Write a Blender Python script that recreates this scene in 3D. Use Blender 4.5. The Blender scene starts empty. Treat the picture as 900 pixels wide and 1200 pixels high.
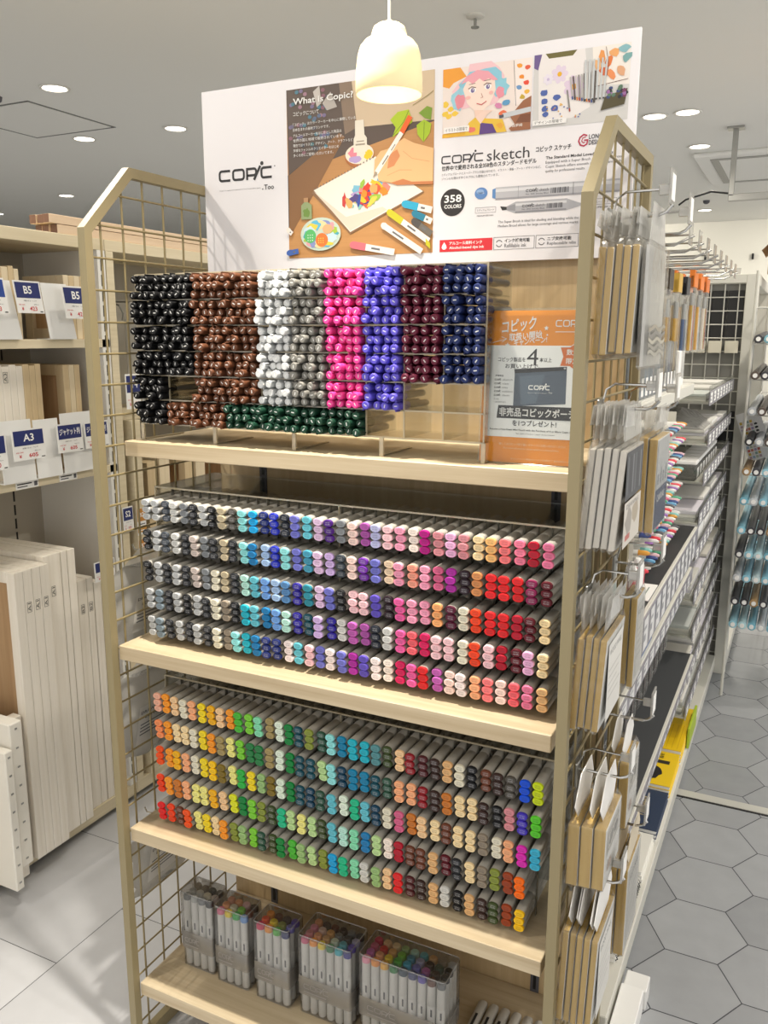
import bpy, bmesh, math, random
from mathutils import Vector, Matrix
rnd = random.Random(7)
scene = bpy.context.scene
col = scene.collection

# ------------------------------------------------------------------ camera
cam_data = bpy.data.cameras.new('camera')
cam = bpy.data.objects.new('camera', cam_data)
col.objects.link(cam)
YAW, PITCH, ROLL = 0.4563, 0.2047, 0.0027
_f = Vector((-math.sin(YAW) * math.cos(PITCH), math.cos(YAW) * math.cos(PITCH), -math.sin(PITCH)))
_r0 = Vector((math.cos(YAW), math.sin(YAW), 0))
_u0 = _r0.cross(_f)
_r = math.cos(ROLL) * _r0 + math.sin(ROLL) * _u0
_u = -math.sin(ROLL) * _r0 + math.cos(ROLL) * _u0
_m = Matrix(((_r.x, _u.x, -_f.x, 1.1695), (_r.y, _u.y, -_f.y, -1.1618), (_r.z, _u.z, -_f.z, 1.5106), (0, 0, 0, 1)))
cam.matrix_world = _m
cam_data.sensor_fit = 'VERTICAL'
cam_data.sensor_height = 36.0
cam_data.lens = 36.0 * 998.13 / 1200.0
cam_data.clip_start = 0.02
scene.camera = cam

# ------------------------------------------------------------------ world, exposure
world = bpy.data.worlds.new('world')
scene.world = world
world.use_nodes = True
world.node_tree.nodes['Background'].inputs[0].default_value = (1.0, 0.97, 0.93, 1)
world.node_tree.nodes['Background'].inputs[1].default_value = 1.3
scene.view_settings.view_transform = 'Standard'
scene.view_settings.look = 'None'
scene.view_settings.gamma = 1.0
scene.view_settings.use_curve_mapping = False
scene.view_settings.exposure = -0.25
scene.cycles.max_bounces = 8
scene.cycles.diffuse_bounces = 4
scene.cycles.glossy_bounces = 3
scene.cycles.transmission_bounces = 4
scene.cycles.transparent_max_bounces = 40
scene.cycles.caustics_reflective = False
scene.cycles.caustics_refractive = False
scene.cycles.sample_clamp_indirect = 4.0

CEIL = 2.7
SPOT = 46.0

# ------------------------------------------------------------------ materials
def lin(h):
    h = h.lstrip('#')
    out = []
    for i in (0, 2, 4):
        c = int(h[i:i + 2], 16) / 255.0
        out.append(c / 12.92 if c <= 0.04045 else ((c + 0.055) / 1.055) ** 2.4)
    return (out[0], out[1], out[2], 1.0)

_mats = {}
def mat(name, hexcol, rough=0.5, metal=0.0, spec=0.5, noise=0.0, nscale=30.0, bump=0.0):
    if name in _mats: return _mats[name]
    m = bpy.data.materials.new(name); m.use_nodes = True
    nt = m.node_tree; b = nt.nodes['Principled BSDF']
    b.inputs['Roughness'].default_value = rough
    b.inputs['Metallic'].default_value = metal
    b.inputs['Specular IOR Level'].default_value = spec
    c = lin(hexcol)
    b.inputs['Base Color'].default_value = c
    m.diffuse_color = c
    if noise > 0 or bump > 0:
        tc = nt.nodes.new('ShaderNodeTexCoord')
        n = nt.nodes.new('ShaderNodeTexNoise'); n.inputs['Scale'].default_value = nscale
        n.inputs['Detail'].default_value = 4
        nt.links.new(tc.outputs['Object'], n.inputs['Vector'])
        if noise > 0:
            r = nt.nodes.new('ShaderNodeMixRGB'); r.blend_type = 'MIX'
            r.inputs[1].default_value = tuple(v * (1 - noise) for v in c[:3]) + (1,)
            r.inputs[2].default_value = tuple(min(1, v * (1 + noise)) for v in c[:3]) + (1,)
            nt.links.new(n.outputs['Fac'], r.inputs[0]); nt.links.new(r.outputs[0], b.inputs['Base Color'])
        if bump > 0:
            bp = nt.nodes.new('ShaderNodeBump'); bp.inputs['Strength'].default_value = bump; bp.inputs['Distance'].default_value = 0.002
            nt.links.new(n.outputs['Fac'], bp.inputs['Height']); nt.links.new(bp.outputs[0], b.inputs['Normal'])
    _mats[name] = m
    return m

def wood(name, c1, c2, grain='X', rough=0.45, scale=1.0):
    if name in _mats: return _mats[name]
    m = bpy.data.materials.new(name); m.use_nodes = True
    nt = m.node_tree; b = nt.nodes['Principled BSDF']
    b.inputs['Roughness'].default_value = rough
    tc = nt.nodes.new('ShaderNodeTexCoord'); mp = nt.nodes.new('ShaderNodeMapping')
    s = [70 * scale] * 3; s['XYZ'.index(grain)] = 2.2 * scale
    mp.inputs['Scale'].default_value = s
    n = nt.nodes.new('ShaderNodeTexNoise'); n.inputs['Scale'].default_value = 1.0; n.inputs['Detail'].default_value = 6
    n.inputs['Roughness'].default_value = 0.65
    mp2 = nt.nodes.new('ShaderNodeMapping'); s2 = [9 * scale] * 3; s2['XYZ'.index(grain)] = 0.7 * scale
    mp2.inputs['Scale'].default_value = s2
    n2 = nt.nodes.new('ShaderNodeTexNoise'); n2.inputs['Scale'].default_value = 1.0; n2.inputs['Detail'].default_value = 3
    ad = nt.nodes.new('ShaderNodeMath'); ad.operation = 'MULTIPLY_ADD'; ad.inputs[1].default_value = 0.55
    ml = nt.nodes.new('ShaderNodeMath'); ml.operation = 'MULTIPLY'; ml.inputs[1].default_value = 0.45
    r = nt.nodes.new('ShaderNodeValToRGB')
    r.color_ramp.elements[0].position = 0.36; r.color_ramp.elements[0].color = lin(c1)
    r.color_ramp.elements[1].position = 0.66; r.color_ramp.elements[1].color = lin(c2)
    L = nt.links.new
    L(tc.outputs['Object'], mp.inputs[0]); L(mp.outputs[0], n.inputs['Vector'])
    L(tc.outputs['Object'], mp2.inputs[0]); L(mp2.outputs[0], n2.inputs['Vector'])
    L(n2.outputs['Fac'], ml.inputs[0]); L(n.outputs['Fac'], ad.inputs[0]); L(ml.outputs[0], ad.inputs[2])
    L(ad.outputs[0], r.inputs[0]); L(r.outputs[0], b.inputs['Base Color'])
    _mats[name] = m
    return m

def clear(name, tint='fcfdfc', gloss=0.10, rough=0.06, body=0.0, bodycol='ffffff', bump=0.0, bscale=40):
    """clear plastic: see-through with a fresnel gloss and a little milky body"""
    if name in _mats: return _mats[name]
    m = bpy.data.materials.new(name); m.use_nodes = True
    nt = m.node_tree
    for n in list(nt.nodes): nt.nodes.remove(n)
    o = nt.nodes.new('ShaderNodeOutputMaterial')
    t = nt.nodes.new('ShaderNodeBsdfTransparent'); t.inputs[0].default_value = lin(tint)
    g = nt.nodes.new('ShaderNodeBsdfGlossy'); g.inputs['Roughness'].default_value = rough
    lw = nt.nodes.new('ShaderNodeLayerWeight'); lw.inputs['Blend'].default_value = 0.25
    ma = nt.nodes.new('ShaderNodeMath'); ma.operation = 'MULTIPLY_ADD'; ma.inputs[1].default_value = 0.5; ma.inputs[2].default_value = gloss * 0.5
    mx = nt.nodes.new('ShaderNodeMixShader'); L = nt.links.new
    L(lw.outputs['Fresnel'], ma.inputs[0]); L(ma.outputs[0], mx.inputs[0])
    src = t
    if body > 0:
        d = nt.nodes.new('ShaderNodeBsdfDiffuse'); d.inputs[0].default_value = lin(bodycol)
        tr = nt.nodes.new('ShaderNodeBsdfTranslucent'); tr.inputs[0].default_value = lin(bodycol)
        m0 = nt.nodes.new('ShaderNodeMixShader'); m0.inputs[0].default_value = 0.4
        L(d.outputs[0], m0.inputs[1]); L(tr.outputs[0], m0.inputs[2])
        m1 = nt.nodes.new('ShaderNodeMixShader'); m1.inputs[0].default_value = body
        L(t.outputs[0], m1.inputs[1]); L(m0.outputs[0], m1.inputs[2]); src = m1
    L(src.outputs[0], mx.inputs[1]); L(g.outputs[0], mx.inputs[2]); L(mx.outputs[0], o.inputs[0])
    if bump > 0:
        tc = nt.nodes.new('ShaderNodeTexCoord'); n = nt.nodes.new('ShaderNodeTexNoise'); n.inputs['Scale'].default_value = bscale
        bp = nt.nodes.new('ShaderNodeBump'); bp.inputs['Strength'].default_value = bump; bp.inputs['Distance'].default_value = 0.01
        L(tc.outputs['Object'], n.inputs['Vector']); L(n.outputs['Fac'], bp.inputs['Height']); L(bp.outputs[0], g.inputs['Normal']); L(bp.outputs[0], lw.inputs['Normal'])
    _mats[name] = m
    return m

def emit(name, hexcol, strength):
    if name in _mats: return _mats[name]
    m = bpy.data.materials.new(name); m.use_nodes = True
    nt = m.node_tree
    b = nt.nodes['Principled BSDF']
    b.inputs['Base Color'].default_value = lin(hexcol)
    b.inputs['Emission Color'].default_value = lin(hexcol)
    b.inputs['Emission Strength'].default_value = strength
    _mats[name] = m
    return m

def tip_mat(name, source, kind):
    """coloured cap whose end carries a small printed code; colour from the object or from the mesh"""
    m = bpy.data.materials.new(name); m.use_nodes = True
    nt = m.node_tree; b = nt.nodes['Principled BSDF']; L = nt.links.new
    b.inputs['Roughness'].default_value = 0.5; b.inputs['Specular IOR Level'].default_value = 0.28
    if source == 'object':
        c = nt.nodes.new('ShaderNodeObjectInfo'); cout = c.outputs['Color']
    else:
        c = nt.nodes.new('ShaderNodeVertexColor'); c.layer_name = 'tint'; cout = c.outputs['Color']
    uv = nt.nodes.new('ShaderNodeUVMap'); uv.uv_map = 'UVMap'
    sx = nt.nodes.new('ShaderNodeSeparateXYZ'); L(uv.outputs[0], sx.inputs[0])
    def mth(op, a, bb):
        n = nt.nodes.new('ShaderNodeMath'); n.operation = op
        for i, v in enumerate((a, bb)):
            if isinstance(v, (int, float)): n.inputs[i].default_value = v
            else: L(v, n.inputs[i])
        return n.outputs[0]
    ax = mth('ABSOLUTE', sx.outputs[0], 0); ay = mth('ABSOLUTE', sx.outputs[1], 0)
    if kind == 'marker':
        nz = nt.nodes.new('ShaderNodeTexNoise'); nz.inputs['Scale'].default_value = 9.0
        L(uv.outputs[0], nz.inputs['Vector'])
        on = mth('MULTIPLY', mth('LESS_THAN', ax, 0.50), mth('LESS_THAN', ay, 0.42))
        on = mth('MULTIPLY', on, mth('GREATER_THAN', nz.outputs['Fac'], 0.50))
        on = mth('MULTIPLY', on, mth('GREATER_THAN', mth('ABSOLUTE', mth('ADD', sx.outputs[1], -0.03), 0), 0.09))
        ring = mth('ADD', mth('MULTIPLY', sx.outputs[0], sx.outputs[0]), mth('MULTIPLY', sx.outputs[1], sx.outputs[1]))
        face = mth('MULTIPLY', mth('LESS_THAN', ring, 0.62), 0.22)
        shade = nt.nodes.new('ShaderNodeMixRGB'); shade.blend_type = 'MULTIPLY'; shade.inputs[2].default_value = (.45, .45, .45, 1); L(face, shade.inputs[0]); L(cout, shade.inputs[1]); cout2 = shade.outputs[0]
        # light ink on dark caps, dark ink on light ones
        bw = nt.nodes.new('ShaderNodeRGBToBW'); L(cout, bw.inputs[0])
        dark = mth('LESS_THAN', bw.outputs[0], 0.09)
        ink = nt.nodes.new('ShaderNodeMixRGB'); ink.inputs[1].default_value = (0.03, 0.03, 0.035, 1); ink.inputs[2].default_value = (0.5, 0.5, 0.52, 1)
        L(dark, ink.inputs[0]); amt = mth('MULTIPLY', on, 0.5)
    else:
        on = mth('MULTIPLY', mth('LESS_THAN', ax, 0.30), mth('LESS_THAN', ay, 0.13)); amt = mth('MULTIPLY', on, 0.8)
        ink = nt.nodes.new('ShaderNodeMixRGB'); ink.inputs[0].default_value = 0; ink.inputs[1].default_value = (0.72, 0.72, 0.70, 1)
    mx = nt.nodes.new('ShaderNodeMixRGB'); L(amt, mx.inputs[0]); L(cout2 if kind == 'marker' else cout, mx.inputs[1]); L(ink.outputs[0], mx.inputs[2])
    L(mx.outputs[0], b.inputs['Base Color'])
    return m

# ------------------------------------------------------------------ mesh helper
LOC = {}
class MB:
    def __init__(s):
        s.v = []; s.f = []; s.mi = []; s.mats = []; s.c = 0; s.uv = None
    def m(s, material):
        if material not in s.mats: s.mats.append(material)
        s.c = s.mats.index(material); return s
    def face(s, pts):
        n = len(s.v); s.v += [tuple(p) for p in pts]; s.f.append(tuple(range(n, n + len(pts)))); s.mi.append(s.c); return s
    def add(s, verts, faces):
        n = len(s.v); s.v += [tuple(p) for p in verts]
        for f in faces: s.f.append(tuple(i + n for i in f)); s.mi.append(s.c)
        return s
    def box(s, x0, x1, y0, y1, z0, z1, M=None):
        vs = [Vector((x, y, z)) for x in (x0, x1) for y in (y0, y1) for z in (z0, z1)]
        if M is not None: vs = [M @ v for v in vs]
        return s.add(vs, [(0, 1, 3, 2), (4, 6, 7, 5), (0, 4, 5, 1), (2, 3, 7, 6), (0, 2, 6, 4), (1, 5, 7, 3)])
    def bbox(s, x0, x1, y0, y1, z0, z1, r=0.002, M=None):
        """box with chamfered edges"""
        xs, ys, zs = (x0, x1), (y0, y1), (z0, z1)
        vs = []; idx = {}
        for i in (0, 1):
            for j in (0, 1):
                for k in (0, 1):
                    sx, sy, sz = (1, -1)[i], (1, -1)[j], (1, -1)[k]
                    for a in range(3):
                        p = [xs[i] + sx * r, ys[j] + sy * r, zs[k] + sz * r]
                        p[a] = (xs[i], ys[j], zs[k])[a]
                        idx[(i, j, k, a)] = len(vs); vs.append(Vector(p))
        F = []
        for a in range(3):
            b, c = (a + 1) % 3, (a + 2) % 3
            for e in (0, 1):
                q = []
                for (u, w) in ((0, 0), (1, 0), (1, 1), (0, 1)):
                    t = [0, 0, 0]; t[a] = e; t[b] = u; t[c] = w; q.append(idx[(t[0], t[1], t[2], a)])
                F.append(tuple(q if e else q[::-1]))
            for u in (0, 1):
                for w in (0, 1):
                    q = []
                    for e, axs in ((0, (b, c)), (1, (c, b))):
                        for ax in axs:
                            t = [0, 0, 0]; t[a] = e; t[b] = u; t[c] = w; q.append(idx[(t[0], t[1], t[2], ax)])
                    F.append(tuple(q if (u == w) else q[::-1]))
        for i in (0, 1):
            for j in (0, 1):
                for k in (0, 1):
                    q = [idx[(i, j, k, a)] for a in range(3)]
                    F.append(tuple(q if (i + j + k) % 2 else q[::-1]))
        if M is not None: vs = [M @ v for v in vs]
        return s.add(vs, F)
    def tube(s, pts, r, n=8, cap=True):
        pts = [Vector(p) for p in pts]; rings = []
        for i, p in enumerate(pts):
            d = (pts[min(i + 1, len(pts) - 1)] - pts[max(i - 1, 0)]).normalized()
            a = d.orthogonal().normalized() if i == 0 else (rings_a - d * rings_a.dot(d)).normalized()
            rings_a = a; b = d.cross(a)
            rr = r[i] if isinstance(r, (list, tuple)) else r
            rings.append([p + rr * (math.cos(2 * math.pi * k / n) * a + math.sin(2 * math.pi * k / n) * b) for k in range(n)])
        vs = [v for ring in rings for v in ring]; F = []
        for i in range(len(rings) - 1):
            for k in range(n):
                k2 = (k + 1) % n; F.append((i * n + k, i * n + k2, (i + 1) * n + k2, (i + 1) * n + k))
        if cap: F.append(tuple(range(n - 1, -1, -1))); F.append(tuple(range((len(rings) - 1) * n, len(rings) * n)))
        return s.add(vs, F)
    def lathe(s, c, prof, n=32, cap0=False, cap1=False):
        vs = []; F = []
        for (r, z) in prof:
            for k in range(n):
                a = 2 * math.pi * k / n; vs.append((c[0] + r * math.cos(a), c[1] + r * math.sin(a), c[2] + z))
        for i in range(len(prof) - 1):
            for k in range(n):
                k2 = (k + 1) % n; F.append((i * n + k, i * n + k2, (i + 1) * n + k2, (i + 1) * n + k))
        if cap0: F.append(tuple(range(n - 1, -1, -1)))
        if cap1: F.append(tuple(range((len(prof) - 1) * n, len(prof) * n)))
        return s.add(vs, F)
    def prism(s, poly, axis, a0, a1):
        """extrude a 2D polygon along an axis (other two axes in xyz order)"""
        def P(p, a):
            q = list(p); q.insert('XYZ'.index(axis), a); return tuple(q)
        n = len(poly); vs = [P(p, a0) for p in poly] + [P(p, a1) for p in poly]
        F = [tuple(range(n - 1, -1, -1)), tuple(range(n, 2 * n))] + [(i, (i + 1) % n, n + (i + 1) % n, n + i) for i in range(n)]
        return s.add(vs, F)
    def build(s, name, parent=None, smooth=False, loc=None):
        me = bpy.data.meshes.new(name)
        off = Vector(loc) if loc is not None else (LOC[parent.name] if parent is not None else Vector((0, 0, 0)))
        me.from_pydata([tuple(Vector(p) - off) for p in s.v], [], s.f)
        for mm in s.mats: me.materials.append(mm)
        me.polygons.foreach_set('material_index', s.mi)
        if s.uv:
            l = me.uv_layers.new(name='UVMap')
            for lp in me.loops: l.data[lp.index].uv = s.uv[lp.vertex_index]
        bm = bmesh.new(); bm.from_mesh(me); bmesh.ops.recalc_face_normals(bm, faces=bm.faces); bm.to_mesh(me); bm.free()
        if smooth:
            me.polygons.foreach_set('use_smooth', [True] * len(me.polygons))
            try: me.set_sharp_from_angle(angle=math.radians(40))
            except Exception: pass
        me.update()
        o = bpy.data.objects.new(name, me); col.objects.link(o)
        if parent is not None: o.parent = parent
        else: o.location = off
        LOC[o.name] = off
        return o

def tag(o, label=None, cat=None, group=None, kind=None):
    if label: o['label'] = label
    if cat: o['category'] = cat
    if group: o['group'] = group
    if kind: o['kind'] = kind
    return o

def thing(name, label, cat, loc, group=None):
    o = bpy.data.objects.new(name, None); o.empty_display_size = 0.02; col.objects.link(o)
    o.location = loc; LOC[o.name] = Vector(loc)
    return tag(o, label, cat, group)

def copy_tree(src, loc, colors=None):
    r = src.copy(); col.objects.link(r); r.location = loc; LOC[r.name] = Vector(loc)
    for ch in src.children:
        c = ch.copy(); col.objects.link(c); c.parent = r
        for g in ch.children:
            d = g.copy(); col.objects.link(d); d.parent = c
    return r

# flat printing on a plane: origin, unit u, unit v, normal; coordinates in metres
_txt = {}
def text_data(body, bold):
    k = (body, bold)
    if k not in _txt:
        cu = bpy.data.curves.new('type', 'FONT'); cu.body = body; cu.resolution_u = 2
        if bold: cu.offset = 0.018
        o = bpy.data.objects.new('type', cu); me = bpy.data.meshes.new_from_object(o)
        _txt[k] = ([v.co.copy() for v in me.vertices], [tuple(p.vertices) for p in me.polygons])
        bpy.data.objects.remove(o); bpy.data.meshes.remove(me); bpy.data.curves.remove(cu)
    return _txt[k]

class Print(MB):
    def __init__(s, o, u, v):
        super().__init__(); s.o = Vector(o); s.u = Vector(u).normalized(); s.w = Vector(v).normalized(); s.n = s.u.cross(s.w); s.h = 0.0004; s.step = 0.000008
    def P(s, a, b): return s.o + s.u * a + s.w * b + s.n * s.h
    def up(s, d=0.00004): s.h += d; return s
    def poly(s, pts, material=None):
        if material: s.m(material)
        s.h += s.step
        return s.face([s.P(*p) for p in pts])
    def rect(s, a0, b0, a1, b1, material=None): return s.poly([(a0, b0), (a1, b0), (a1, b1), (a0, b1)], material)
    def ell(s, a, b, ra, rb, material=None, n=20, rot=0.0):
        c, q = math.cos(rot), math.sin(rot); pts = []
        for k in range(n):
            t = 2 * math.pi * k / n; x, y = ra * math.cos(t), rb * math.sin(t); pts.append((a + x * c - y * q, b + x * q + y * c))
        return s.poly(pts, material)
    def blob(s, a, b, ra, rb, material, seed, n=14, rot=0.0):
        q = random.Random(seed); c, sn = math.cos(rot), math.sin(rot); pts = []
        for k in range(n):
            t = 2 * math.pi * k / n; w = 0.75 + 0.45 * q.random(); x, y = ra * w * math.cos(t), rb * w * math.sin(t); pts.append((a + x * c - y * sn, b + x * sn + y * c))
        return s.poly(pts, material)
    def line(s, pts, w, material=None, closed=False):
        if material: s.m(material)
        P = [Vector(p) for p in pts]; n = len(P); s.h += s.step
        L, R = [], []
        for i in range(n):
            a = P[i - 1] if (i > 0 or closed) else P[i]; b = P[(i + 1) % n] if (i < n - 1 or closed) else P[i]
            d0 = (P[i] - a); d1 = (b - P[i])
            d0 = d0.normalized() if d0.length > 1e-9 else d1.normalized(); d1 = d1.normalized() if d1.length > 1e-9 else d0
            t = (d0 + d1); t = t.normalized() if t.length > 1e-6 else d0
            nn = Vector((-t.y, t.x)); k = max(0.5, nn.dot(Vector((-d0.y, d0.x)))); nn = nn * (w / 2 / k)
            L.append(P[i] + nn); R.append(P[i] - nn)
        for i in range(n if closed else n - 1):
            j = (i + 1) % n
            s.face([s.P(*R[i]), s.P(*R[j]), s.P(*L[j]), s.P(*L[i])])
        return s
    def text(s, body, a0, b0, a1, b1, material=None, bold=False, keep=False, slope=0.0):
        """set the words inside the box a0..a1, b0..b1"""
        if material: s.m(material)
        vs, fs = text_data(body, bold)
        if not vs: return s
        x0 = min(v.x for v in vs); x1 = max(v.x for v in vs); y0 = min(v.y for v in vs); y1 = max(v.y for v in vs)
        sx = (a1 - a0) / max(1e-6, x1 - x0); sy = (b1 - b0) / max(1e-6, y1 - y0)
        return s.add([s.P(a0 + (v.x - x0) * sx, b0 + (v.y - y0) * sy + slope * (v.x - x0) * sx) for v in vs], fs)

def copic_logo(p, a0, b0, a1, b1, w, material):
    """squared letters C O P i C with a slanting i whose dot stands above"""
    p.m(material); W = a1 - a0; H = b1 - b0; r = H * 0.22
    def rr(x0, x1, y0, y1, start, stop):
        # corner arcs, rounded rectangle walked anticlockwise from angle index
        pts = []
        for cx, cy, t0 in ((x1 - r, y1 - r, 0), (x0 + r, y1 - r, 90), (x0 + r, y0 + r, 180), (x1 - r, y0 + r, 270)):
            for k in range(4):
                t = math.radians(t0 + 30 * k); pts.append((cx + r * math.cos(t), cy + r * math.sin(t)))
        return pts[start:stop]
    h = w / 2; lw = W * 0.235
    x = a0
    c = rr(x + h, x + lw - h, b0 + h, b1 - h, 3, 13)
    p.line([(x + lw - h, c[0][1])] + c + [(x + lw - h, c[-1][1])], w); x += W * 0.255
    p.line(rr(x + h, x + lw - h, b0 + h, b1 - h, 0, 16), w, closed=True); x += W * 0.26
    pl = lw * 0.86; mid = b0 + H * 0.36
    q = rr(x + h, x + pl - h, mid, b1 - h, 0, 4); q2 = rr(x + h, x + pl - h, mid, b1 - h, 12, 16)
    p.line([(x + h, b0), (x + h, b1 - h)] + q[::-1] + q2[::-1] + [(x + h, mid)], w); x += pl * 0.93
    p.line([(x - W * 0.045, b0 - H * 0.03), (x + W * 0.075, b1 + H * 0.08)], w * 1.15)
    p.ell(x + W * 0.105, b1 + H * 0.27, w * 0.85, w * 0.85)
    x = a1 - lw * 0.94; lw *= 0.94
    c = rr(x + h, x + lw - h, b0 + h, b1 - h, 3, 13)
    p.line([(x + lw - h, c[0][1])] + c + [(x + lw - h, c[-1][1])], w)

# common materials
M_beige = mat('beige_powder_coat', '8e8262', 0.45)
M_wire = mat('beige_wire', '8a7c58', 0.4, 0.2)
M_shelf = wood('pale_oak_shelf', 'ae9b7c', 'cabb9e', 'X')
M_back = wood('pale_oak_backboard', 'b49a72', 'cbb48c', 'Z')
M_acr = clear('clear_acrylic', 'fcfdfc', 0.05)
M_acredge = clear('acrylic_edge', 'f8f4e8', 0.2, 0.1, 0.55, 'eee2c4')
M_bag = clear('clear_bag', 'fdfdfc', 0.08, 0.12, 0.06, 'fbf9f4', 0.2, 60)
M_white = mat('white_paper', 'f2f1ee', 0.6)
M_card = mat('white_card', 'ecebe8', 0.55)
M_ink = mat('black_ink', '17161a', 0.5)
M_greyink = mat('grey_ink', '55555a', 0.6)
M_navy = mat('navy_print', '1f2a66', 0.5)
M_redink = mat('red_ink', 'c8323c', 0.5)
M_chrome = mat('chrome', 'c9c9c6', 0.18, 1.0)
M_steel = mat('steel', 'a8a8a4', 0.35, 0.9)
M_black = mat('black_plastic', '141416', 0.4)
M_whitemetal = mat('white_metal', 'dcdad2', 0.4)
M_goldwood = wood('raw_wood_edge', 'b08c44', 'd2b26a', 'Z', 0.5, 1.6)
M_canvas = mat('canvas_edge', 'dcd6cc', 0.8, noise=0.06, nscale=200)
M_palewood = wood('pale_frame_wood', 'e2dacb', 'f2ece2', 'Z', 0.55)
M_warmwood = wood('warm_ply', 'b8926a', 'cfae86', 'Z', 0.55)
# ------------------------------------------------------------------ the room
def add_light(name, typ, loc, energy, color, size, parent=None, target=None, angle=150, blend=0.6):
    d = bpy.data.lights.new(name, typ); d.energy = energy; d.color = color
    if typ == 'SPOT':
        d.shadow_soft_size = size; d.spot_size = math.radians(angle); d.spot_blend = blend
    elif typ == 'POINT': d.shadow_soft_size = size
    o = bpy.data.objects.new(name, d); col.objects.link(o)
    if parent is not None:
        o.parent = parent; o.location = Vector(loc) - LOC[parent.name]
    else: o.location = loc
    if target is not None:
        o.rotation_euler = (Vector(target) - Vector(loc)).to_track_quat('-Z', 'Y').to_euler()
    return o

fl = MB()
grout = mat('floor_grout', '44454a', 0.7)
sq_t = [mat('square_tile_%s' % k, h, 0.42, noise=0.07, nscale=14) for k, h in zip(('pale', 'middle', 'deep'), ('c4c5c8', 'bebfc2', 'b7b8bb'))]
hx_t = [mat('hexagon_tile_%s' % k, h, 0.36, noise=0.10, nscale=16) for k, h in zip(('pale', 'middle', 'deep'), ('a2a4a7', '9c9ea1', '95979a'))]
fl.m(grout).face([(-9, -2.6, 0), (3.2, -2.6, 0), (3.2, 10, 0), (-9, 10, 0)])
for i in range(-20, 1):
    for j in range(-6, 16):
        fl.m(rnd.choice(sq_t)); x = i * 0.45 + 0.10; y = j * 0.45 + 0.12 + (0.225 if i % 2 else 0)
        fl.face([(x, y, .0006), (x + .448, y, .0006), (x + .448, y + .448, .0006), (x, y + .448, .0006)])
S_ = 0.125; H_ = S_ * math.sqrt(3)
for i in range(-2, 14):
    for j in range(-8, 30):
        cx = 1.042 + (i - 3) * S_ * 1.5; cy = 1.159 + (j - 9) * H_ + (H_ / 2 if (i - 3) % 2 else 0)
        if cx < 0.66: continue
        fl.m(rnd.choice(hx_t)); q = S_ - 0.0016
        fl.face([(cx + q * math.cos(math.radians(60 * k)), cy + q * math.sin(math.radians(60 * k)), .0008) for k in range(6)])
tag(fl.build('floor'), kind='structure')
t = MB().m(mat('pale_metal_strip', 'd6d4cb', 0.35, 0.3)); t.box(0.90, 3.0, 1.615, 1.655, 0, 0.004); t.m(M_black).box(0.90, 3.0, 1.606, 1.615, 0, 0.002)
tag(t.build('trim_1'), kind='structure')

M_ceil = mat('ceiling_paint', 'f0f0ec', 0.8)
ce = MB().m(M_ceil); ce.box(-9, 3.2, -2.6, 10, CEIL, CEIL + 0.05)
tag(ce.build('ceiling'), kind='structure')
wb = MB().m(mat('back_wall_paint', 'e8e6dc', 0.8)); wb.box(-9, 5, 8.9, 9.0, 0, CEIL)
tag(wb.build('wall_back'), kind='structure')
wl = MB().m(mat('far_wall_paint', 'd8d6cc', 0.8)); wl.box(-8.6, -8.5, -4, 9, 0, CEIL)
tag(wl.build('wall_left'), kind='structure')
# access hatch in the ceiling: a thin frame line
h = thing('ceiling_hatch', 'square access hatch outlined in the grey ceiling over the left shelving', 'ceiling hatch', (-2.95, 2.6, CEIL))
hp = MB().m(M_ceil); hp.bbox(-3.22, -2.62, 2.32, 2.92, CEIL - .004, CEIL, .001); hp.build('hatch_panel', h)
hp = MB().m(mat('hatch_gap', '7c7d7a', 0.8))
for a in ((-3.24, -2.60, 2.30, 2.312), (-3.24, -2.60, 2.928, 2.94), (-3.24, -3.228, 2.30, 2.94), (-2.612, -2.60, 2.30, 2.94)): hp.box(*a, CEIL - .003, CEIL)
hp.build('hatch_frame', h)

M_lamp = emit('downlight_glow', 'fff6e6', 9.0)
M_ring = mat('downlight_ring', 'e6e4de', 0.4)
def downlight(x, y, label, power=None, target=None, r=0.058, color=(1, .93, .82), cone=140):
    o = thing('ceiling_downlight', label, 'downlight', (x, y, CEIL), 'round recessed ceiling downlights')
    MB().m(M_ring).lathe((x, y, CEIL), [(r + .006, 0), (r + .016, -.002), (r + .014, -.008), (r + .002, -.006), (r, 0)]).build('trim_ring', o, True)
    MB().m(M_lamp).lathe((x, y, CEIL), [(r, -.002), (r * .6, -.003), (0.001, -.003)]).build('diffuser', o, True)
    if power:
        add_light('downlight_beam', 'SPOT', (x, y, CEIL - .03), power, color, 0.022, None, target or (x, y, 0), cone, 0.8 if cone > 100 else 1.0)
    return o
DL = [(-2.29, 2.19, 'round white downlight nearest the ceiling hatch, on its near side', 45),
      (-2.30, 3.11, 'round white downlight above the left shelving, right of the hatch', 45),
      (-2.99, 3.08, 'round white downlight just past the ceiling hatch', 45),
      (-4.79, 4.66, 'small distant downlight over the far left corner shelving', 60),
      (-6.3, 5.2, 'tiny farthest downlight at the left edge above the wooden fascia', None),
      (-2.34, 4.75, 'small distant downlight showing just beside the sign board edge', 45),
      (-3.3, 6.1, 'distant downlight glimpsed through the left wire panel', None),
      (0.28, 4.03, 'white downlight just beyond the sign board, left one of the near pair', 50),
      (0.456, 4.014, 'white downlight just beyond the sign board, right one of the near pair', 50),
      (0.417, 4.94, 'white downlight behind the near pair, beside the ceiling bracket', 50),
      (0.136, 7.94, 'small farthest downlight close to the back wall', 50)]
for x, y, l, p in DL: downlight(x, y, l, p)
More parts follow.
